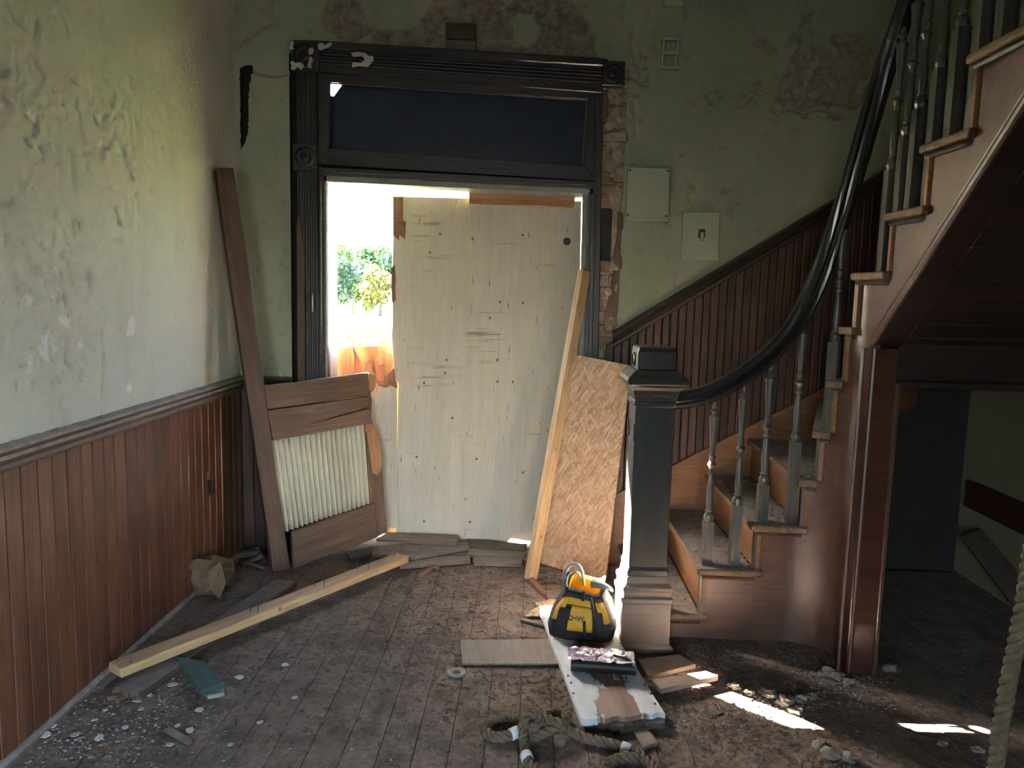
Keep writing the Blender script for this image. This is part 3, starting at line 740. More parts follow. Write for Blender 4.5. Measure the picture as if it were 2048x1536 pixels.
scrap([(636, 87), (643, 85), (650, 90), (660, 84), (665, 88), (658, 95), (650, 97), (642, 101), (636, 98)], 'pale paint scrap at left end of the head casing')
scrap([(701, 106), (715, 103), (731, 106), (737, 112), (746, 111), (748, 120), (741, 128), (736, 134), (718, 132), (703, 135), (705, 124), (722, 125), (730, 119), (724, 112), (707, 114)], 'ragged patch of old pale paint left on the head casing')

# ------------------------------------------------------------------ staircase
stair = empty('staircase', (1.2, 3.6, 0), 'dark winding wooden staircase with turned balusters and square newel post', 'staircase')
CX, CY, CR = 1.165, 3.17, .20
L1 = CX - .62; LA = CR * math.pi / 2
def spath(s, off=0.0):
    if s <= L1: return Vector((.62 + s, CY + CR + off, 0)), Vector((1, 0, 0)), Vector((0, 1, 0))
    if s <= L1 + LA:
        t = (s - L1) / CR; nn = Vector((math.sin(t), math.cos(t), 0))
        return Vector((CX, CY, 0)) + nn * (CR + off), Vector((math.cos(t), -math.sin(t), 0)), nn
    q = s - L1 - LA
    return Vector((CX + CR + off, CY - q, 0)), Vector((0, -1, 0)), Vector((1, 0, 0))
arc = lambda deg: L1 + CR * R(deg)
sY = lambda Y: L1 + LA + (CY - Y)
RS = [-.06, .18, .41, arc(18), arc(32), arc(45), arc(57), arc(66), sY(3.02), sY(2.78), sY(2.53), sY(2.27), sY(2.01), sY(1.75), sY(1.49), sY(1.23), sY(.97)]
OUT = [(.56, YF), (.80, YF), (1.03, YF), (1.26, YF), (1.64, YF), (2.15, YF), (XR, 4.0), (XR, 3.5), (XR, 3.04), (XR, 2.80), (XR, 2.53), (XR, 2.27), (XR, 2.01), (XR, 1.75), (XR, 1.49), (XR, 1.23), (XR, .97)]
TZ = [.124, .337, .545, .76, .98, 1.205, 1.435, 1.66, 1.88, 2.09, 2.32, 2.54, 2.76, 2.98, 3.2, 3.42]
SO = .012
for i in range(16):
    s0, s1 = RS[i], RS[i + 1]
    a, ta, na = spath(s0, 0); b2, tb, nb = spath(s1, 0)
    o0, o1 = Vector((*OUT[i], 0)), Vector((*OUT[i + 1], 0))
    ov = .030
    def noseoff(p, q):          # direction square to the riser, towards the climber
        d = (q - p).normalized(); return Vector((-d.y, d.x, 0)) if Vector((-d.y, d.x, 0)).dot(spath((s0 + s1) / 2)[1]) < 0 else Vector((d.y, -d.x, 0))
    f0 = noseoff(a, o0)
    ext = .035 if i >= 8 or i < 3 else .012
    inner = []
    kk = 8
    for j in range(kk + 1):
        s = s0 - .0 + (s1 + ext - s0) * j / kk
        p, t_, n_ = spath(s, -ov); inner.append(p)
    inner[0] = inner[0] + f0 * .028
    yl = YF - .012 if i < 5 else None
    O0, O1 = o0 + f0 * .028, o1
    poly = [(O0.x, O0.y)] + ([(XR, YF)] if i == 5 else []) + [(O1.x, O1.y)]
    bb = spath(s1, .03)[0]
    poly += [(bb.x, bb.y)] + [(p.x, p.y) for p in reversed(inner)]
    poly = [(min(px_, XR - .002), min(py_, YF - .013)) for px_, py_ in poly]
    c = Vector((sum(p[0] for p in poly) / len(poly), sum(p[1] for p in poly) / len(poly), TZ[i]))
    d = (o0 - a).normalized(); M = frame(c, d, (0, 0, 1)); Mi = M.inverted()
    q = [Mi @ Vector((p[0], p[1], TZ[i])) for p in poly]
    tr_ = build(MB().prism([(p.x, p.y) for p in q], -.032, 0), 'tread', 'tread_worn', stair, M, bevel=.010, seg=3)
    # scotia under the overhanging end
    pts = [spath(s0 + (s1 - s0) * j / 8, -.008)[0] + Vector((0, 0, TZ[i] - .042)) for j in range(9)]
    build(MB().tube(pts, .010, 6), 'scotia', 'stair_brown' if i < 3 else 'baluster_grey', tr_)
    # riser
    zb = TZ[i - 1] if i else 0.0
    dd = (o0 - a); L = dd.length
    M = frame(a + dd * .5, dd, f0); h = (TZ[i] - .032 - zb)
    M.translation = a + dd * .5 + Vector((0, 0, zb + h / 2))
    build(MB().box(-L / 2 - SO, L / 2 - .015, -h / 2, h / 2, -.02, 0), 'riser', 'stair_orange', stair, M, bevel=.001)
# string panel, following the curve
def soff(Y): return 1.317 + .867 * (3.161 - Y)
def string(sa, sb, ztop, zbot, name, mat, k=12, off=0.0, th=.022):
    rs = []
    for j in range(k + 1):
        s = sa + (sb - sa) * j / k
        p, t_, n_ = spath(s, off); p2_ = spath(s, off + th)[0]
        zb = zbot(p); rs.append([(p.x, p.y, zb), (p2_.x, p2_.y, zb), (p2_.x, p2_.y, ztop), (p.x, p.y, ztop)])
    return build(MB().rings(rs), name, mat, stair)
SP_ = sY(3.09)
for i in range(16):
    s0, s1 = max(RS[i], 0.02), RS[i + 1]
    zt = TZ[i] - .03
    if s0 < SP_ < s1:
        string(s0, SP_, zt, lambda p: 0.0, 'string_panel', 'string_brown'); string(SP_, s1, zt, lambda p: soff(p.y), 'string_panel', 'string_brown')
    elif s1 <= SP_:
        string(s0, s1, zt, lambda p: 0.0, 'string_panel', 'string_brown')
    else:
        string(s0, s1, zt, lambda p: soff(p.y), 'string_panel', 'string_brown')
    # thin corner strip at the end of the riser
    p, t_, n_ = spath(RS[i] if RS[i] > 0.02 else .02, -.004)
    zb = TZ[i - 1] if i else 0
    build(MB().box(-.012, .012, -.004, .012, zb, TZ[i] - .03), 'riser_end', 'baluster_grey', stair, Matrix.Translation(p) @ Matrix.Rotation(math.atan2(t_.y, t_.x), 4, 'Z'), bevel=.002)
# raking mouldings and soffit
X0 = CX + CR
def rake(off_z, dx, r_, name, mat):
    return build(MB().tube([(X0 - dx, Y_, soff(Y_) + off_z) for Y_ in (3.12, 2.4, .95)], r_, 8), name, mat, stair)
rake(.012, .006, .013, 'raking_moulding', 'string_brown'); rake(.050, .002, .008, 'raking_moulding', 'string_brown')
for xo, r_ in ((.008, .013), (-.034, .008)):
    p0 = Vector((X0 - .012 + xo, 3.085, 0))
    build(MB().tube([p0, p0 + Vector((0, 0, soff(3.09) - .02))], r_, 8), 'corner_moulding', 'string_brown', stair)
sd = Vector((0, -1, .867)).normalized(); sn = Vector((0, -.867, -1)).normalized()
def soffit(name, mat, x0, x1, y0, y1, th, off=0.0):
    M = frame(Vector(((x0 + x1) / 2, y0, soff(y0))) + sn * off, Vector((1, 0, 0)), sn)
    L = (y0 - y1) * math.sqrt(1 + .867 ** 2)
    s_ = 1 if (M.to_3x3() @ Vector((0, 1, 0))).dot(sd) > 0 else -1
    return build(MB().box(-(x1 - x0) / 2, (x1 - x0) / 2, min(0, s_ * L), max(0, s_ * L), -th, 0), name, mat, stair, M, bevel=.003)
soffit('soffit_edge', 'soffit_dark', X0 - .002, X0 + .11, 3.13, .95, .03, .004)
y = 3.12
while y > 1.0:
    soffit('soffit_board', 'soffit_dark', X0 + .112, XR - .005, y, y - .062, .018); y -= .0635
# wall skirt
def wskirt(px): return px
sk = [(.45, skirtz(.45)), (XR, skirtz(XR)), (XR, skirtz(XR) - .5), (.45, -.0)]
build(MB().add([(.45, YF - .03, 0), (.60, YF - .03, 0), (1.9, YF - .03, .97), (XR, YF - .03, 1.2), (XR, YF - .03, skirtz(XR)), (.45, YF - .03, skirtz(.45)),
                (.45, YF - .012, 0), (.60, YF - .012, 0), (1.9, YF - .012, .97), (XR, YF - .012, 1.2), (XR, YF - .012, skirtz(XR)), (.45, YF - .012, skirtz(.45))],
               [(0, 1, 2, 3, 4, 5), (11, 10, 9, 8, 7, 6), (0, 6, 7, 1), (1, 7, 8, 2), (2, 8, 9, 3), (3, 9, 10, 4), (4, 10, 11, 5), (5, 11, 6, 0)]), 'wall_skirt', 'stair_orange', stair, bevel=.002)
# handrail
OFFR = .045
def s_of(u, v, off):
    d = ray(u, v); q = d.x / d.y
    lo_, hi_ = -.1, 3.0
    for _ in range(50):
        m_ = (lo_ + hi_) / 2; p = spath(m_, off)[0]
        if p.x / p.y < q: lo_ = m_
        else: hi_ = m_
    p = spath(lo_, off)[0]; return lo_, CH + d.z * p.y / d.y
RAIL = [s_of(u, v, OFFR) for u, v in [(1345, 800), (1390, 796), (1430, 783), (1500, 742), (1560, 690), (1605, 635), (1637, 570), (1663, 500), (1688, 420), (1708, 335), (1733, 245), (1760, 155), (1790, 68), (1815, 0)]]
RAIL = [(RAIL[0][0] - .12, RAIL[0][1] - .008)] + RAIL + [(RAIL[-1][0] + .5, RAIL[-1][1] + .43), (RAIL[-1][0] + 2.0, RAIL[-1][1] + 1.72)]
def rz(s):
    for (a, za), (b2, zb) in zip(RAIL, RAIL[1:]):
        if s <= b2: return za + (zb - za) * (s - a) / (b2 - a)
    return RAIL[-1][1]
def rsm(s): return sum(rz(s + d) for d in (-.06, -.03, 0, .03, .06)) / 5
rprof = [(-.018, -.042), (-.026, -.034), (-.026, -.022), (-.018, -.016), (-.022, -.006), (-.034, .002), (-.037, .014), (-.032, .028), (-.018, .038), (0, .042), (.018, .038), (.032, .028), (.037, .014), (.034, .002), (.022, -.006), (.018, -.016), (.026, -.022), (.026, -.034), (.018, -.042)]
rs = []; s = RAIL[0][0] + .06
while s < RAIL[-1][0] - .1:
    p, t_, n_ = spath(s, OFFR); z0 = rsm(s); dz = (rsm(s + .02) - rsm(s - .02)) / .04
    tt = (t_ + Vector((0, 0, dz))).normalized(); uu = n_.cross(tt); uu = uu if uu.z > 0 else -uu
    c = p + Vector((0, 0, z0))
    rs.append([c + n_ * a + uu * b2 for a, b2 in rprof]); s += .022
build(MB().rings(rs), 'handrail', 'rail_black', stair, smooth=False)
# balusters
BPROF = [(.020, 0), (.024, .03), (.022, .055), (.014, .072), (.018, .082), (.018, .09), (.013, .097), (.0165, .16), (.0155, .25), (.010, .372), (.0155, .382), (.0155, .394), (.010, .402), (.012, .43), (.021, .46), (.012, .485), (.0155, .522), (.0155, .534), (.010, .545), (.012, .57), (.020, .80), (.0225, .825), (.0225, .838), (.017, .846), (.008, .862), (.019, .888), (.011, .905), (.012, .925), (.004, 1.0)]
def baluster(s, zt):
    p, t_, n_ = spath(s, OFFR)
    top = rsm(s) - .03; Lt = .57; hb = max(.07, top - zt - Lt)
    Lt = top - zt - hb
    mb = MB().box(-.0225, .0225, -.0225, .0225, 0, hb).lathe([(r_, hb + t * Lt) for r_, t in BPROF], 12)
    build(mb, 'baluster', 'baluster_grey', stair, Matrix.Translation((p.x, p.y, zt)) @ Matrix.Rotation(math.atan2(t_.y, t_.x), 4, 'Z'), bevel=0)
for u, v, i in [(1412, 1128, 1), (1467, 1128, 1), (1522, 1043, 2), (1580, 1043, 2), (1657, 850, 4)]:
    baluster(s_of(u, v, OFFR)[0], TZ[i])
for i in range(7, 15):
    a, b2 = RS[i], RS[i + 1]
    if i == 7: a = arc(78)
    baluster(a + .045, TZ[i]); baluster((a + b2) / 2 + .05, TZ[i])
# newel
NC = Vector((.530, 3.32, 0)); NM = Matrix.Translation(NC) @ Matrix.Rotation(R(2), 4, 'Z')
nw = bpy.data.objects.new('newel_post', None); link(nw, stair, NM)
build(MB().sqlathe([(.122, 0), (.122, .022), (.112, .03), (.106, .034), (.106, .215), (.112, .222), (.112, .24), (.104, .25), (.104, .27), (.108, .275), (.108, .29), (.094, .305), (.090, .335)]), 'plinth', 'newel_base', nw, NM, bevel=.002)
sh = build(MB().sqlathe([(.088, .335), (.090, .36), (.083, .375), (.083, 1.075), (.089, 1.082), (.089, 1.098), (.086, 1.104), (.091, 1.12), (.095, 1.13), (.100, 1.148), (.112, 1.165)]), 'shaft', 'newel_dark', nw, NM, bevel=.002)
build(MB().sqlathe([(.112, 1.165), (.124, 1.175), (.128, 1.190), (.124, 1.204), (.104, 1.222), (.090, 1.232)]), 'cap', 'newel_dark', nw, NM, bevel=.002)
build(MB().sqlathe([(.083, 1.232), (.083, 1.31), (.078, 1.325), (.074, 1.33), (.03, 1.332)]), 'finial', 'newel_dark', nw, NM, bevel=.006, seg=2)
for ang in (0, 90, 180, 270):
    FM = NM @ Matrix.Rotation(R(ang), 4, 'Z') @ Matrix.Translation((0, -.083, 0)) @ Matrix.Rotation(R(90), 4, 'X')
    if ang != 0: build(MB().lathe([(.030, 1.272 * 0), (.030, .006), (.024, .008), (.022, .003), (.001, .003)], 20), 'roundel', 'newel_dark', nw, FM @ Matrix.Translation((0, 1.272, 0)))
    poly = [(-.095, .955), (-.095, .99)] + [(-.095 + .035 * math.sin(R(a_)), .99 + .05 * (1 - math.cos(R(a_)))) for a_ in range(15, 91, 15)]
    poly = [(-.083, .93), (-.052, .93), (-.052, .945), (-.054, .965), (-.062, .985), (-.074, .997), (-.083, 1.0)]
    build(MB().prism(poly, 0, .005), 'carved_stop', 'newel_dark', nw, FM)
    build(MB().prism([(-p[0], p[1]) for p in poly], 0, .005), 'carved_stop', 'newel_dark', nw, FM)
# closet under the stair -------------------------------------------------
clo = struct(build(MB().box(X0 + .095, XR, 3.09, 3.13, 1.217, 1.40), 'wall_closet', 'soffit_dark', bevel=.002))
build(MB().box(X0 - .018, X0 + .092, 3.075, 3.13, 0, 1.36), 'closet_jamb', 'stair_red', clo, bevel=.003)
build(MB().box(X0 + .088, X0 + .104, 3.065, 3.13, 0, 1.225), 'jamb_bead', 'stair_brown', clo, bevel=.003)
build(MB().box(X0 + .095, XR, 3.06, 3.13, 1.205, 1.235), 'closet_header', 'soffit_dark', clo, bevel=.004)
build(MB().box(XR - .018, XR, 3.1, YF, .40, .56), 'closet_rail', 'stair_red', clo, bevel=.004)
lp = plank('loose_plank', 'old_timber', (2.43, 4.15, .30), (2.38, 3.35, .06), .11, .03, 0, None, up=(-.6, 0, 1)); tag(lp, 'dim loose plank leaning low inside the dark closet', 'plank')

# ------------------------------------------------------------------ loose things
# broken door in the corner
bl, brp, tpp = aZ(578, 1140, .0), aY(772, 1066, YF + .06), aX(448, 337, XL + .05)
BD = plane3(bl, brp, tpp)
bd = empty('broken_door', bl, 'broken old door leaning in the corner with one tall stile and corrugated metal sheet', 'door')
slab('stile', 'old_timber', BD, [(430, 338), (447, 336), (466, 337), (500, 560), (527, 762), (552, 950), (580, 1139), (545, 1142), (517, 950), (490, 762), (458, 545)], .045, bd, ((560, 1140), (448, 340)), .012, .004)
slab('rail', 'old_rail', BD, [(528, 770), (590, 765), (640, 757), (738, 745), (741, 775), (736, 791), (533, 819)], .035, bd, ((530, 795), (738, 768)), .004, .003, jag={2: (.004, 5), 0: (.003, 4)})
slab('rail', 'old_rail', BD, [(533, 821), (736, 793), (738, 812), (640, 842), (738, 816), (744, 846), (546, 881), (540, 850)], .035, bd, ((540, 850), (738, 820)), .008, .003)
slab('rail', 'old_rail', BD, [(583, 1064), (750, 1005), (756, 1074), (587, 1139)], .035, bd, ((585, 1100), (752, 1040)), .004, .006)
slab('stile', 'old_rail', BD, [(722, 772), (738, 766), (745, 800), (743, 850), (757, 872), (765, 930), (770, 1000), (776, 1064), (752, 1077), (740, 1003), (730, 850)], .035, bd, ((760, 1060), (735, 790)), -.006, .003)
slab('split_face', 'split_wood', BD, [(731, 852), (744, 848), (754, 866), (764, 915), (761, 940), (753, 951), (743, 946), (738, 905)], .01, bd, ((750, 945), (738, 855)), .006, .002)
slab('split_face', 'split_wood', BD, [(736, 746), (745, 748), (751, 756), (750, 774), (743, 785), (737, 780)], .02, bd, ((742, 780), (741, 750)), .01, .002)
slab('split_face', 'split_wood', BD, [(729, 849), (742, 846), (745, 856), (738, 864), (729, 865)], .02, bd, ((730, 855), (742, 852)), .012, .003)
# corrugated sheet
q = [BD.at(*p) - BD.n * .030 for p in [(538, 872), (732, 842), (742, 1008), (566, 1068)]]
mb = MB(); nu, nv = 150, 5; V = []
for i in range(nu + 1):
    a = i / nu
    for j in range(nv + 1):
        b2 = j / nv
        p = (q[0] * (1 - a) + q[1] * a) * (1 - b2) + (q[3] * (1 - a) + q[2] * a) * b2
        V.append(p + BD.n * (  .016 * math.sin(a * 2 * math.pi * 18.5) + .004 * math.sin(a * 5 + b2 * 3)))
mb.add(V, [(i * (nv + 1) + j, (i + 1) * (nv + 1) + j, (i + 1) * (nv + 1) + j + 1, i * (nv + 1) + j + 1) for i in range(nu) for j in range(nv)])
cs = build(mb, 'corrugated_sheet', 'corrugated', bd, smooth=True)
sm = cs.modifiers.new('thickness', 'SOLIDIFY'); sm.thickness = .0012

# leaning stud
STROT = 62
A, B = aZ(1061, 1158, .0), aY(1169, 541, YF - .055)
stM = frame(A, B - A, (-.35, -1, .0)) @ Matrix.Rotation(R(STROT), 4, 'X')
st_ = empty('leaning_stud', A, 'fresh pine stud leaning against the right side of the doorway', 'stud')
LS = (B - A).length
build(MB().box(0, LS, -.033, .033, -.021, .021), 'timber', 'fresh_pine', st_, stM, bevel=.003)
for t in (.42, .14, .86):
    build(MB().lathe([(.006, 0), (.006, .002), (.0005, .002)], 8), 'knot', 'splinter', st_, stM @ Matrix.Translation((LS * t, .0, .021)))
for t in (.86, .96, .955):
    build(MB().tube([(LS * t, -.03, 0), (LS * t + .004, -.075, .004)], .0016, 5), 'nail', 'nail_steel', st_, stM)

# OSB
o_bl, o_br, o_tr = aZ(1066, 1122, .02), aZ(1210, 1167, .0), aY(1262, 731, 4.14)
OP = plane3(o_bl, o_br, o_tr)
osb = slab('osb_sheet', 'osb', OP, [(1140, 707), (1262, 731), (1210, 1167), (1138, 1144), (1066, 1122)], .012, None, ((1066, 1122), (1210, 1167)), 0, .001)
tag(osb, 'orange brown strand board sheet leaning between the stud and newel', 'strand board')

# fallen stud with nails
A, B = aZ(229, 1331, .088), aZ(806, 1108, .088)
fs = empty('nailed_stud', (A.x, A.y, 0), 'long fresh pine stud with upright nails lying across the floor', 'stud')
FM = frame(A, B - A, (0, 0, 1)); L = (B - A).length
build(MB().box(0, L, -.045, .045, -.038, 0), 'timber', 'fresh_pine', fs, FM, bevel=.003)
for t, y, ln in [(.012, .02, .05), (.03, -.025, .052), (.385, .01, .05), (.395, -.022, .055), (.62, .015, .05), (.635, -.02, .055), (.80, .02, .055), (.825, -.02, .06), (.965, .01, .06), (.985, -.015, .055)]:
    tx, ty = random.uniform(-.006, .006), random.uniform(-.012, .012)
    nl = build(MB().tube([(L * t, y, -.005), (L * t + tx, y + ty, ln)], .0017, 6).lathe([(.0001, 0), (.0001, 0)], 3), 'nail', 'nail_steel', fs, FM)
build(MB().lathe([(.011, 0), (.010, .0012), (.0005, .0012)], 10), 'knot', 'splinter', fs, FM @ Matrix.Translation((L * .46, -.0455, -.012)) @ Matrix.Rotation(R(90), 4, 'X'))

tag(plank('floor_board', 'dark_plank', aZ(250, 1381, .034), aZ(572, 1160, .034), .125, .028, 0, None, .02, .008), 'dark dirty plank lying flat under the nailed stud by the wainscot', 'plank')
tag(plank('floor_board', 'old_rail', aZ(225, 1394, .020), aZ(330, 1338, .022), .055, .018, .1, None, .012, .01), 'short narrow wood scrap at the near end of the dark plank', 'wood scrap')
tag(plank('floor_board', 'dark_plank', aZ(195, 1372, .012), aZ(262, 1318, .012), .06, .012, 0, None, .015, .01), 'small dark wood scrap beside the base of the left wainscot', 'wood scrap')
tag(slab('green_board', 'green_board', PZ(.046), [(352, 1312), (408, 1322), (448, 1363), (401, 1380)], .024, None, ((380, 1316), (425, 1371)), jag={2: (.004, 5)}), 'short teal green painted board end lying on the floor', 'board')
tag(slab('board_offcut', 'jamb_pale', PZ(.018), [(400, 1370), (446, 1366), (449, 1384), (430, 1389), (415, 1391)], .016, None, jag={2: (.003, 3)}), 'pale offcut under the green painted board', 'wood scrap')

# crumpled paper sack
c = aZ(412, 1188, 0)
sk_ = empty('paper_sack', c, 'crumpled torn brown paper sack beside the wainscot corner', 'paper sack')
random.seed(21)
rs = []
for j in range(6):
    t = j / 5
    rs.append([Vector((c.x - .10 + t * .20 + random.uniform(-.015, .015), c.y + .02 + (.075 + .02 * t) * math.cos(a_) + random.uniform(-.014, .014), max(.004, .085 + (.08 + .02 * t) * math.sin(a_) + random.uniform(-.02, .02)))) for a_ in [2 * math.pi * i / 9 for i in range(9)]])
o = build(MB().rings(rs, cap=False), 'sack', 'paper_brown', sk_)
o.modifiers.new('t', 'SOLIDIFY').thickness = .002
build(MB().add([c + Vector(p) for p in [(.05, -.08, .15), (.10, -.05, .19), (.14, -.09, .10), (.115, -.11, .02), (.07, -.10, .06)]], [(0, 1, 2, 3, 4)]), 'torn_flap', 'paper_brown', sk_).modifiers.new('t', 'SOLIDIFY').thickness = .002
build(MB().add([c + Vector(p) for p in [(-.10, -.02, .17), (-.02, -.05, .20), (.06, -.03, .185), (.03, -.09, .15), (-.06, -.08, .155)]], [(0, 1, 2, 3, 4)]), 'torn_flap', 'paper_brown', sk_).modifiers.new('t', 'SOLIDIFY').thickness = .002

# boards lying along the threshold
TB = [([(775, 1064), (917, 1071), (913, 1085), (752, 1077)], .070, .02, 'grey_plank', 'topmost grey board at the foot of the white plywood'),
      ([(744, 1094), (934, 1082), (938, 1094), (822, 1114), (744, 1108)], .050, .02, 'grey_plank', 'broad grey board below the topmost threshold board'),
      ([(800, 1131), (849, 1111), (940, 1111), (941, 1120), (868, 1126)], .025, .022, 'grey_plank', 'short grooved board in front beside the nailed stud end'),
      ([(934, 1073), (1054, 1088), (1050, 1101), (937, 1093)], .040, .02, 'dark_plank', 'dark board against the plywood bottom left of leaning stud'),
      ([(936, 1095), (1050, 1103), (1047, 1113), (936, 1108)], .034, .024, 'grey_plank', 'middle grooved board left of the leaning stud base'),
      ([(945, 1113), (1046, 1115), (1043, 1127), (948, 1124)], .026, .022, 'grey_plank', 'frontmost grooved board left of the leaning stud base'),
      ([(690, 1104), (752, 1090), (756, 1104), (700, 1116)], .030, .02, 'dark_plank', 'dark board end under the broken door corner')]
for px, z, th, mt, lab in TB:
    tag(slab('threshold_board', mt, PZ(z), px, th, None, (px[0], px[1]), jag={1: (.006, 4)}), lab, 'board', 'loose boards along the threshold')
for px, z, lab in [([(836, 1150), (868, 1126), (874, 1129), (843, 1152)], .014, 'thin reddish splinter in front of the threshold boards'),
                   ([(874, 1128), (880, 1136), (877, 1141), (868, 1134)], .012, 'tiny wood chip beside the thin reddish splinter'),
                   ([(889, 1134), (897, 1140), (895, 1147), (889, 1144)], .016, 'stubby wood chip right of the thin reddish splinter'),
                   ([(1056, 1156), (1066, 1154), (1084, 1172), (1094, 1190), (1078, 1180)], .018, 'pointed reddish splinter at the foot of the leaning stud')]:
    tag(slab('wood_splinter', 'splinter', PZ(z), px, z - .002, None, (px[0], px[2])), lab, 'splinter')

# white board with rotten end
wbx = [(1077, 1212), (1192, 1207), (1331, 1428), (1162, 1438)]
wbo = empty('peeling_board', PZ(.0).at(1200, 1330), 'wide board with peeling white paint and a rotten near end', 'board')
slab('board', 'white_board', PZ(.052), wbx, .026, wbo, ((1138, 1210), (1248, 1433)), jag={2: (.014, 14)})
slab('rotten_edge', 'dark_plank', PZ(.034), [(1165, 1425), (1330, 1415), (1330, 1446), (1290, 1444), (1230, 1452), (1172, 1444)], .02, wbo, ((1165, 1430), (1330, 1425)), jag={2: (.008, 6), 3: (.010, 8), 4: (.010, 8)}, bevel=.001)
for u, v in [(1136, 1352), (1147, 1387), (1241, 1285), (1290, 1370), (1302, 1388), (1310, 1408), (1142, 1366)]:
    build(MB().lathe([(.005, 0), (.004, .003), (.0005, .003)], 8), 'nail_head', 'metal_dark', wbo, Matrix.Translation(PZ(.052).at(u, v)))
tag(slab('broken_strip', 'card_grey', PZ(.016), [(1262, 1452), (1292, 1446), (1316, 1486), (1300, 1490), (1288, 1496)], .012, None, ((1275, 1450), (1300, 1490)), jag={2: (.004, 4)}), 'narrow broken grey strip in front of the peeling board', 'wood scrap')
tag(slab('stub_strip', 'dark_plank', PZ(.02), [(1232, 1450), (1300, 1444), (1302, 1456), (1240, 1462)], .014, None, jag={2: (.004, 4)}), 'rotten dark sliver just below the peeling board end', 'wood scrap')
tag(slab('cardboard_sheet', 'card_grey', PZ(.014), [(920, 1279), (1108, 1278), (1120, 1327), (1060, 1327), (925, 1327)], .008, None, ((920, 1300), (1110, 1300)), jag={2: (.002, 4), 3: (.002, 8)}, bevel=.001), 'flat grey board piece lying left of the peeling board', 'board')
tag(slab('trodden_print', 'paper_print', PZ(.012), [(1050, 1232), (1060, 1222), (1076, 1213), (1092, 1222), (1086, 1232)], .003, None, bevel=0, jag={0: (.004, 4), 3: (.004, 4)}), 'torn printed paper scrap left of the tool bag', 'paper')
tag(slab('osb_offcut', 'osb', PZ(.02), [(1070, 1206), (1100, 1198), (1130, 1199), (1110, 1224), (1094, 1220)], .012, None, bevel=.001), 'small strand board offcut behind the tool bag', 'wood scrap')
tag(plank('dark_stick', 'dark_plank', aZ(1043, 1237, .014), aZ(1090, 1249, .014), .022, .012), 'short dark stick left of the tool bag', 'stick')
# ring
c = aZ(913, 1347, .002)
rg = build(MB().lathe([(.038, 0), (.040, .004), (.036, .010), (.028, .011), (.024, .006), (.018, .005), (.018, .001)], 28).lathe([(.019, .001), (.019, .0015), (.008, .0025), (.0005, .003)], 20), 'metal_ring', 'ring_grey', None, Matrix.Translation(c), smooth=False)
build(MB().lathe([(.0175, .0026), (.0175, .0032), (.004, .0034), (.0005, .0034)], 20), 'hub_disc', 'metal_dark', rg, Matrix.Translation(c))
tag(rg, 'round grey flanged ring lying on the dusty floor', 'ring')

# boards right of the newel
tag(slab('groove_board', 'grey_plank', PZ(.046), [(1302, 1358), (1424, 1340), (1437, 1351), (1322, 1378)], .022, None, ((1290, 1366), (1430, 1346)), jag={1: (.005, 5)}), 'nearer grooved board lying right of the newel base', 'board', 'boards beside the newel')
tag(slab('groove_board', 'grey_plank', PZ(.022), [(1275, 1318), (1358, 1308), (1392, 1328), (1296, 1352)], .020, None, ((1266, 1330), (1380, 1316))), 'farther grooved board tucked against the newel base', 'board', 'boards beside the newel')
tag(slab('groove_board', 'dark_plank', PZ(.02), [(1345, 1190), (1396, 1196), (1404, 1206), (1350, 1212)], .018, None, jag={1: (.004, 3)}), 'small dark wood scrap on the floor behind the newel', 'wood scrap')

# tool bag ------------------------------------------------------------------
bc = aZ(1163, 1268, .057); bc.y += .02
bag = empty('tool_bag', bc, 'black and yellow canvas tool bag standing open on the peeling board', 'tool bag')
BM = Matrix.Translation(bc) @ Matrix.Rotation(R(-10), 4, 'Z')
SECT = [(0, .138, .085), (.03, .146, .092), (.08, .142, .094), (.14, .118, .086), (.19, .088, .070), (.225, .074, .058), (.245, .078, .052)]
def bagp(th, t, off=0.0):
    h = t * .245
    for (h0, a0, b0), (h1, a1, b1) in zip(SECT, SECT[1:]):
        if h <= h1 + 1e-6:
            k = (h - h0) / (h1 - h0); a, b2 = a0 + (a1 - a0) * k, b0 + (b1 - b0) * k; break
    e = .62
    cx_, sx_ = math.cos(th), math.sin(th)
    r1 = math.copysign(abs(cx_) ** e, cx_); r2 = math.copysign(abs(sx_) ** e, sx_)
    wob = 1 + .045 * noise.noise(Vector((cx_ * 2, sx_ * 2, t * 4)))
    sag = .014 * t * t * math.sin(3 * th + 1) - .040 * t ** 3 * max(0, -sx_)
    return Vector(((a + off) * r1 * wob + .012 * t, (b2 + off) * r2 * wob, h + sag))
def bagpatch(name, mat, th0, th1, t0, t1, off, nu=16, nv=8, closed=False, parent=bag):
    V = []
    for i in range(nu + (0 if closed else 1)):
        for j in range(nv + 1):
            V.append(bagp(th0 + (th1 - th0) * i / nu, t0 + (t1 - t0) * j / nv, off))
    F = [(i * (nv + 1) + j, ((i + 1) % nu if closed else i + 1) * (nv + 1) + j, ((i + 1) % nu if closed else i + 1) * (nv + 1) + j + 1, i * (nv + 1) + j + 1) for i in range(nu) for j in range(nv)]
    o = build(MB().add(V, F), name, mat, parent, BM, smooth=True)
    s_ = o.modifiers.new('thickness', 'SOLIDIFY'); s_.thickness = .004; s_.offset = 1
    return o
bagpatch('body', 'bag_black', 0, 2 * math.pi, 0, .96, 0, 48, 14, True)
build(MB().lathe([(.001, 0), (.09, 0), (.09, .006), (.001, .006)], 20), 'bottom', 'bag_black', bag, BM @ Matrix.Scale(1.4, 4, (1, 0, 0)))
bagpatch('yellow_panel', 'bag_yellow', R(218), R(246), .34, .80, .005)
bagpatch('yellow_panel', 'bag_yellow', R(246), R(285), .66, .80, .005)
fp = bagpatch('front_pocket', 'bag_yellow', R(259), R(284), .20, .66, .010)
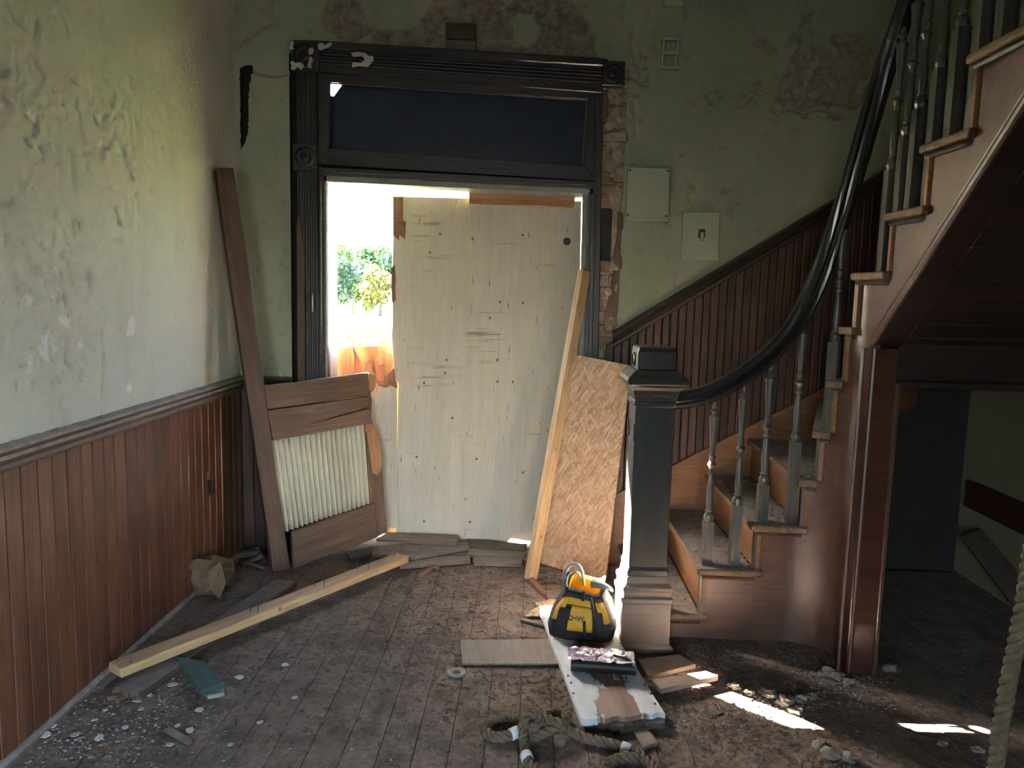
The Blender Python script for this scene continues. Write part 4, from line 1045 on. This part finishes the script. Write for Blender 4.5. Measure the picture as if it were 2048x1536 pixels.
bagpatch('yellow_panel', 'bag_yellow', R(292), R(322), .36, .80, .005)
bagpatch('pocket', 'bag_black', R(236), R(257), .12, .60, .012)
bagpatch('pocket', 'bag_black', R(285), R(302), .12, .60, .012)
bagpatch('band', 'bag_black', R(180), R(360), .80, .88, .008)
bagpatch('lining', 'bag_yellow', 0, 2 * math.pi, .55, .97, -.008, 32, 6, True)
bagpatch('rim', 'bag_trim', 0, 2 * math.pi, .93, 1.0, .004, 48, 3, True)
for th in (R(215), R(270), R(325)):
    build(MB().tube([bagp(th, .78, .012), bagp(th, .9, .012), bagp(th, 1.0, .012)], .007, 6), 'strap', 'bag_black', bag, BM)
def cat(P, k=8, closed=False):
    P = [Vector(p) for p in P]; out = []; L = len(P)
    for i in range(L if closed else L - 1):
        g_ = (lambda j: P[j % L]) if closed else (lambda j: P[max(0, min(L - 1, j))])
        p0, p1, p2_, p3 = g_(i - 1), g_(i), g_(i + 1), g_(i + 2)
        for j in range(k):
            t = j / k
            out.append(.5 * ((2 * p1) + (-p0 + p2_) * t + (2 * p0 - 5 * p1 + 4 * p2_ - p3) * t * t + (-p0 + 3 * p1 - 3 * p2_ + p3) * t ** 3))
    if not closed: out.append(P[-1])
    return out
hp = cat([(-.085, .04, .18), (-.090, .045, .235), (-.070, .05, .280), (-.045, .05, .290), (-.02, .048, .278), (-.006, .045, .24), (.0, .045, .20)])
build(MB().tube(hp, .0085, 8), 'handle', 'bag_trim', bag, BM, smooth=True)
hp = cat([(.045, -.070, .19), (.055, -.100, .16), (.062, -.112, .11), (.062, -.116, .06), (.045, -.120, .03), (.026, -.116, .05), (.022, -.112, .10)])
build(MB().tube(hp, .006, 8), 'handle', 'bag_black', bag, BM, smooth=True)
random.seed(5)
build(MB().tube(cat([(.04, -.02, .235), (.085, -.03, .235), (.115, -.02, .222), (.13, -.005, .205)]), [.020 - .0006 * i for i in range(25)], 7), 'rim_fold', 'bag_trim', bag, BM, smooth=False)
tx = bpy.data.curves.new('lettering', 'FONT'); tx.body = 'DeW'; tx.size = .030; tx.extrude = .0006; tx.offset = .0009; tx.align_x = 'CENTER'
tx.materials.append(MATS['print_black'])
to = bpy.data.objects.new('lettering', tx)
c = bagp(R(268), .40, .0165); c1 = bagp(R(268), .55, .0165); cl_, cr_ = bagp(R(258), .4, .0165), bagp(R(278), .4, .0165)
ex = (cr_ - cl_).normalized(); uz = (c1 - c).normalized()
Mt = frame(c, ex, ex.cross(uz)); 
COL.objects.link(to); bpy.context.view_layer.update()
me = bpy.data.meshes.new_from_object(to.evaluated_get(bpy.context.evaluated_depsgraph_get()))
bpy.data.objects.remove(to)
me.materials.clear(); me.materials.append(MATS['print_black'])
link(bpy.data.objects.new('lettering', me), fp, BM @ Mt)

# black roll in torn film
rc = aZ(1206, 1352, .052)
pk = empty('wrapped_roll', rc, 'black plastic roll in torn purple printed film before the tool bag', 'package')
PM = Matrix.Translation(rc) @ Matrix.Rotation(R(-4), 4, 'Z')
build(MB().rings([[(xx, .045 + .048 * math.copysign(abs(math.cos(a_)) ** .7, math.cos(a_)), .031 + .030 * math.copysign(abs(math.sin(a_)) ** .7, math.sin(a_))) for a_ in [2 * math.pi * i / 20 for i in range(20)]] for xx in (-.128, -.124, .124, .128)]), 'roll', 'plastic_black', pk, PM, smooth=False)
V = []; nu, nv = 22, 12
for i in range(nu + 1):
    for j in range(nv + 1):
        a, b2 = i / nu, j / nv
        xx = -.14 + .262 * a; yy = -.012 + .15 * b2 - .01 * a
        zz = .064 + .008 * noise.noise(Vector((a * 6, b2 * 5, 1))) + .010 * noise.noise(Vector((a * 14, b2 * 11, 7))) - (.05 * max(0, b2 - .62)) + .004
        V.append((xx, yy, zz))
F = [(i * (nv + 1) + j, (i + 1) * (nv + 1) + j, (i + 1) * (nv + 1) + j + 1, i * (nv + 1) + j + 1) for i in range(nu) for j in range(nv)]
fa = [f for k, f in enumerate(F) if (k // nv) < 11]; fb = [f for k, f in enumerate(F) if (k // nv) >= 11]
build(MB().add(V, fa), 'film', 'film_purple', pk, PM).modifiers.new('t', 'SOLIDIFY').thickness = .001
build(MB().add(V, fb), 'film', 'film_pale', pk, PM).modifiers.new('t', 'SOLIDIFY').thickness = .001
build(MB().tube(cat([(.04, .03, .075), (.09, .01, .072), (.125, -.005, .05), (.122, .02, .066)]), .006, 6), 'film_fold', 'plastic_black', pk, PM)

# ropes ----------------------------------------------------------------------
def rope(path, r_, pitch, name, parent, mat='rope_fibre'):
    L = [0.0]
    for a, b2 in zip(path, path[1:]): L.append(L[-1] + (b2 - a).length)
    prev = None; fr = []
    for i, p in enumerate(path):
        t = (path[min(i + 1, len(path) - 1)] - path[max(i - 1, 0)]).normalized()
        a = t.cross(Vector((0, 0, 1)) if abs(t.z) < .9 else Vector((1, 0, 0))).normalized() if prev is None else (prev - t * prev.dot(t)).normalized()
        prev = a; fr.append((p, a, t.cross(a)))
    mb = MB()
    for k in range(3):
        pts = []
        for (p, a, b2), l in zip(fr, L):
            g_ = 2 * math.pi * (l / pitch + k / 3); pts.append(p + (a * math.cos(g_) + b2 * math.sin(g_)) * r_ * .55)
        mb.tube(pts, r_ * .52, 7)
    return build(mb, name, mat, parent, smooth=True)
def resample(P, step):
    out = [P[0]]; acc = 0.0
    for a, b2 in zip(P, P[1:]):
        d = (b2 - a).length
        while acc + d >= step:
            t = (step - acc) / d; a = a + (b2 - a) * t; out.append(a); d = (b2 - a).length; acc = 0.0
        acc += d
    return out
Z7 = lambda x, y, z: aZ(900 + .293 * x, 1086 + .293 * y, z)
rp = [(700, 1680, .02), (600, 1570, .02), (535, 1490, .02), (512, 1410, .02), (506, 1330, .03), (500, 1250, .06), (520, 1180, .085), (585, 1165, .085), (612, 1215, .07), (560, 1262, .05), (470, 1285, .03), (370, 1325, .02), (275, 1315, .02), (240, 1258, .02), (300, 1208, .02), (400, 1192, .02), (480, 1205, .03), (560, 1225, .035), (650, 1180, .03), (750, 1155, .022), (798, 1190, .03), (770, 1238, .05), (690, 1215, .065), (620, 1185, .06), (540, 1200, .03), (500, 1290, .02), (560, 1325, .022), (660, 1290, .04), (740, 1250, .05), (810, 1278, .022), (920, 1330, .02), (1060, 1362, .02), (1190, 1400, .02), (1290, 1450, .02), (1370, 1515, .02), (1440, 1590, .02), (1470, 1680, .02), (1350, 1740, .02), (1130, 1640, .02), (1060, 1545, .02), (1120, 1485, .02), (1230, 1462, .025), (1300, 1480, .02)]
pts = resample(cat([Z7(*p) for p in rp], 10), .008)
fr_ = empty('coiled_rope', Z7(520, 1300, 0), 'thick twisted rope lying knotted on the floor in front', 'rope')
rope(pts, .0185, .075, 'cord', fr_)
for z7 in [(528, 1470, .02), (1200, 1404, .02), (405, 1255, .022)]:
    c = Z7(*z7); i = min(range(len(pts)), key=lambda k: (pts[k] - c).length); i = max(2, min(len(pts) - 4, i))
    build(MB().tube([pts[i - 2], pts[i], pts[i + 2]], .0215, 10), 'tape', 'tape_white', fr_, smooth=True)
hr = empty('hanging_rope', aY(1990, 1536, 1.72), 'thick grey rope hanging down at the right edge of the view', 'rope')
hpts = [aY(u, v, 1.72) for u, v in [(2150, 600), (2100, 900), (2062, 1110), (2047, 1210), (2032, 1290), (2016, 1370), (2002, 1450), (1992, 1530)]]
h0 = hpts[0]
hpts = [Vector((h0.x + .05, 1.72, ZC - .05)), Vector((h0.x + .04, 1.72, 3.2))] + hpts + [Vector((hpts[-1].x - .03, 1.70, .25)), Vector((hpts[-1].x - .02, 1.60, .06)), Vector((hpts[-1].x + .12, 1.45, .02)), Vector((hpts[-1].x + .35, 1.40, .02))]
rope(resample(cat(hpts, 12), .009), .0185, .075, 'cord', hr)

# ------------------------------------------------------------------ debris
random.seed(99)
def chips(name, mat, spots, label, n_=0, zfun=lambda p: 0.0, smin=.002, smax=.010, flat=.5):
    mb = MB()
    for p in spots:
        s_ = smin + (smax - smin) * random.random() ** 2.5
        a = random.uniform(0, 6.28); e = random.uniform(.35, 1)
        c_, q_ = math.cos(a) * s_, math.sin(a) * s_
        z0 = p.z; h = s_ * flat * random.uniform(.4, 1)
        V = [(p.x + c_, p.y + q_, z0), (p.x - q_ * e, p.y + c_ * e, z0 - .001), (p.x - c_, p.y - q_, z0 + h * .2), (p.x + q_ * e, p.y - c_ * e, z0), (p.x + random.uniform(-.3, .3) * s_, p.y + random.uniform(-.3, .3) * s_, z0 + h)]
        mb.add(V, [(0, 1, 4), (1, 2, 4), (2, 3, 4), (3, 0, 4)])
    o = build(mb, name, mat); tag(o, label, 'debris', None, 'stuff'); return o
def fspot(cl=None):
    for _ in range(50):
        if cl and random.random() < .75:
            u, v, r_ = random.choice(cl); p = aZ(u, v); p = p + Vector((random.gauss(0, r_), random.gauss(0, r_), 0))
        else:
            p = Vector((random.uniform(XL + .03, XR - .05), random.uniform(1.9, YF - .06), 0))
        if XL + .02 < p.x < XR - .02 and 1.5 < p.y < YF - .05 and not (p.x > .5 and p.y > 3.36): return Vector((p.x, p.y, .0012))
    return Vector((0, 2.5, .0012))
dark_cl = [(860, 1240, .2), (860, 1300, .15), (1420, 1440, .12), (1500, 1470, .15), (760, 1180, .3), (330, 1480, .2), (600, 1300, .2), (1460, 1300, .1), (1600, 1330, .15), (900, 1420, .2), (1090, 1370, .12), (1600, 1500, .1)]
chips('floor_grit', 'grit', [fspot(dark_cl) for _ in range(6500)], 'dark grit and crumbs scattered over the floor', smax=.013)
chips('pale_grit', 'grit_pale', [fspot([(200, 1440, .2), (300, 1420, .2), (150, 1500, .15), (950, 1180, .25), (1150, 1130, .15), (880, 1160, .3), (1560, 1400, .08), (1660, 1350, .1), (1740, 1390, .1), (480, 1110, .1)]) for _ in range(4200)], 'pale plaster crumbs scattered over the floor', smax=.009)
mb = MB(); random.seed(31)
for _ in range(900):
    p = fspot([(860, 1180, .3), (1000, 1160, .3), (760, 1260, .35), (900, 1300, .35), (1120, 1140, .12), (600, 1340, .3), (1560, 1440, .25)])
    a = random.uniform(0, 6.28); l = random.uniform(.006, .026); w_ = random.uniform(.0008, .0022)
    d = Vector((math.cos(a), math.sin(a), 0)); e = Vector((-d.y, d.x, 0)) * w_; z_ = Vector((0, 0, w_ * 1.6))
    mb.add([p - d * l - e, p - d * l + e, p + d * l + e, p + d * l - e, p - d * l + z_, p + d * l + z_], [(0, 3, 5, 4), (1, 4, 5, 2), (0, 4, 1), (3, 2, 5)])
tag(build(mb, 'floor_slivers', 'dark_plank'), 'tiny wood slivers strewn over the dusty floor', 'debris', None, 'stuff')
tre = []
for i in range(6):
    for _ in range(330):
        s = random.uniform(RS[i], RS[i + 1]); p0 = spath(s, .02)[0]; f_ = (s - RS[i]) / (RS[i + 1] - RS[i])
        o_ = Vector((*OUT[i], 0)).lerp(Vector((*OUT[i + 1], 0)), f_); k = random.random() ** 1.6
        p = p0.lerp(o_, k * .94); tre.append(Vector((p.x, p.y, TZ[i] + .0012)))
chips('stair_grit', 'grit_pale', [p for p in tre if random.random() < .5], 'pale rubble dust lying on the lower stair treads', smax=.012)
chips('stair_crumbs', 'grit', [p for p in tre if random.random() < .6], 'dark crumbs lying on the lower stair treads', smax=.011)
fl_ = [(300, 1390), (345, 1370), (275, 1400), (283, 1418), (355, 1452), (380, 1462), (398, 1420), (480, 1355), (590, 1395), (210, 1420), (190, 1440), (250, 1455), (340, 1490), (520, 1445), (460, 1490), (150, 1470), (105, 1452), (90, 1470), (570, 1330), (200, 1475)]
for u, v in fl_:
    a = random.uniform(0, 6.28); s_ = random.uniform(.010, .02)
    V = [(math.cos(a_ + a) * s_ * random.uniform(.6, 1.2), math.sin(a_ + a) * s_ * random.uniform(.6, 1.1)) for a_ in [i * 2 * math.pi / 6 for i in range(6)]]
    o = build(MB().prism(V, 0, .0025), 'paint_flake', 'flake_pale', None, Matrix.Translation(aZ(u, v, .003)) @ Matrix.Rotation(random.uniform(-.12, .12), 4, 'X'))
    tag(o, 'pale paint flake lying on the dirty floor at left', 'paint flake', 'paint flakes on the floor')
lum = [(1600, 1398, .03), (1625, 1392, .025), (1650, 1345, .035), (1672, 1352, .03), (1695, 1362, .025), (1540, 1388, .03), (1570, 1402, .035), (1592, 1420, .028), (1660, 1508, .035), (1640, 1490, .028), (1700, 1515, .03), (1470, 1372, .025), (1885, 1486, .02), (1958, 1500, .022), (1780, 1336, .035), (1500, 1385, .02)]
for k, (u, v, r_) in enumerate(lum):
    o = lump('plaster_lump', 'plaster_lump', aZ(u, v, r_ * .35), r_, r_ * .8, r_ * .5, None, k * 2.3, (9, 6), .6)
    lab = {14: 'plaster lump on the floor at the foot of the closet post', 12: 'plaster lump at the far edge of the right sunlit streak', 13: 'plaster lump beside the hanging rope', 11: 'plaster lump nearest the grooved boards by the newel',
           8: 'largest dark plaster lump at the near end of the sun streak', 10: 'plaster lump closest to the bottom edge of the view'}.get(k, 'crumbling grey plaster lump on the floor before the staircase')
    tag(o, lab, 'plaster lump', 'plaster lumps before the staircase')
for k, (u, v, r_) in enumerate([(600, 1292, .016), (580, 1285, .012), (640, 1440, .016), (545, 1335, .010), (870, 1245, .012)]):
    o = lump('dirt_clod', 'grit', aZ(u, v, r_ * .3), r_ * 1.3, r_ * .8, r_ * .5, None, k * 1.3, (8, 5), .5)
    tag(o, ['larger of two dark clods near the middle of the floor', 'smaller of two dark clods near the middle of the floor', 'lone dark clod nearest the camera on the left floor', 'tiny dark clod right of the green board', 'small dark clod left of the flat grey board'][k], 'dirt clod', 'dirt clods on the open floor')
tag(plank('bark_sliver', 'dark_plank', aZ(330, 1456, .012), aZ(382, 1486, .006), .03, .008, .2, None, .008, .012), 'dark curled wood sliver at the lower left of the floor', 'wood scrap')
for k, (u, v, a) in enumerate([(490, 1108, .2), (505, 1120, 1.0), (520, 1100, 2.2), (478, 1098, 1.7), (500, 1096, .6), (512, 1128, 2.8)]):
    p = aZ(u, v, .03); d = Vector((math.cos(a), math.sin(a), .1)) * .07
    p.y = min(p.y, YF - .1)
    tag(plank('rubble_scrap', random.choice(['grey_plank', 'dark_plank']), p - d, p + d, .035, .012, .3, None, .008, .008), 'broken scrap in the rubble heap behind the broken door', 'wood scrap', 'rubble in the corner')

# ------------------------------------------------------------------ outdoors
GZ = -.6
struct(build(MB().box(-90, 60, YF + .30, 160, GZ - .3, GZ), 'ground', 'grass'))
struct(build(MB().box(-90, 60, 30, 52, GZ, GZ + .02), 'road', 'road'))
def tree(name, x, y, h, cw, mat, lab, n_=3200, trunk=.22, leaf=.22):
    t = empty(name, (x, y, GZ), lab, 'tree', 'trees across the road')
    build(MB().tube([(x, y, GZ), (x + .1, y, GZ + h * .3), (x - .05, y, GZ + h * .75)], [.16, .12, .05], 8), 'trunk', 'bark', t)
    mb = MB(); cc = [(random.uniform(-.6, .6) * cw, random.uniform(-.6, .6) * cw, GZ + h * random.uniform(trunk, .86), random.uniform(.3, .55) * cw) for _ in range(12)]
    for _ in range(n_):
        a = random.choice(cc); d = Vector((random.gauss(0, 1), random.gauss(0, 1), random.gauss(0, 1))).normalized() * a[3] * random.uniform(.5, 1.0)
        p = Vector((x + a[0], y + a[1], a[2])) + d
        e1 = Vector((random.gauss(0, 1), random.gauss(0, 1), random.gauss(0, 1))).normalized(); e2 = e1.orthogonal().normalized() * leaf * .6
        mb.add([p - e1 * leaf, p - e2, p + e1 * leaf, p + e2], [(0, 1, 2, 3)])
    build(mb, 'crown', mat, t)
random.seed(4)
def at_px(u, Y): return aY(u, 600, Y).x
tree('street_tree', at_px(705, 62), 62, 4.6, 1.7, 'leaf_blue', 'bluish green tree at left of the sunlit gap')
tree('street_tree', at_px(760, 58), 58, 4.0, 1.3, 'leaf_yellow', 'yellow green tree at right of the sunlit gap')
tree('street_tree', at_px(735, 80), 80, 6.4, 2.4, 'leaf_light', 'taller tree behind the others in the gap', leaf=.28)
tree('street_tree', at_px(670, 75), 75, 6.0, 2.6, 'leaf_light', 'tree partly hidden by the left door jamb', leaf=.28)
tree('street_tree', at_px(800, 74), 74, 5.6, 2.4, 'leaf_blue', 'tree partly hidden by the plywood edge', leaf=.28)
def bush(x, y, r_, h, lab):
    mb = MB()
    for _ in range(1500):
        d = Vector((random.gauss(0, 1), random.gauss(0, 1), abs(random.gauss(0, 1)))).normalized() * random.uniform(.6, 1)
        p = Vector((x + d.x * r_, y + d.y * r_, GZ + d.z * h))
        e1 = Vector((random.gauss(0, 1), random.gauss(0, 1), random.gauss(0, 1))).normalized() * .07; e2 = e1.orthogonal().normalized() * .04
        mb.add([p - e1, p - e2, p + e1, p + e2], [(0, 1, 2, 3)])
    tag(build(mb, 'shrub', 'leaf_yellow'), lab, 'shrub')
for k_, (u_, Y_, h_) in enumerate([(680, 92, 7.0), (712, 102, 7.4), (742, 112, 8.2), (775, 122, 8.6)]):
    tree('street_tree', at_px(u_, Y_), Y_, h_, 3.0, ['leaf_blue', 'leaf_light'][k_ % 2], ['leftmost tree of the distant row', 'second tree of the distant row', 'third tree of the distant row', 'rightmost tree of the distant row'][k_] + ' beyond the road', leaf=.32)
bush(at_px(735, 17), 17, 1.3, 1.3, 'sunlit low shrub seen just above the lower boarding')
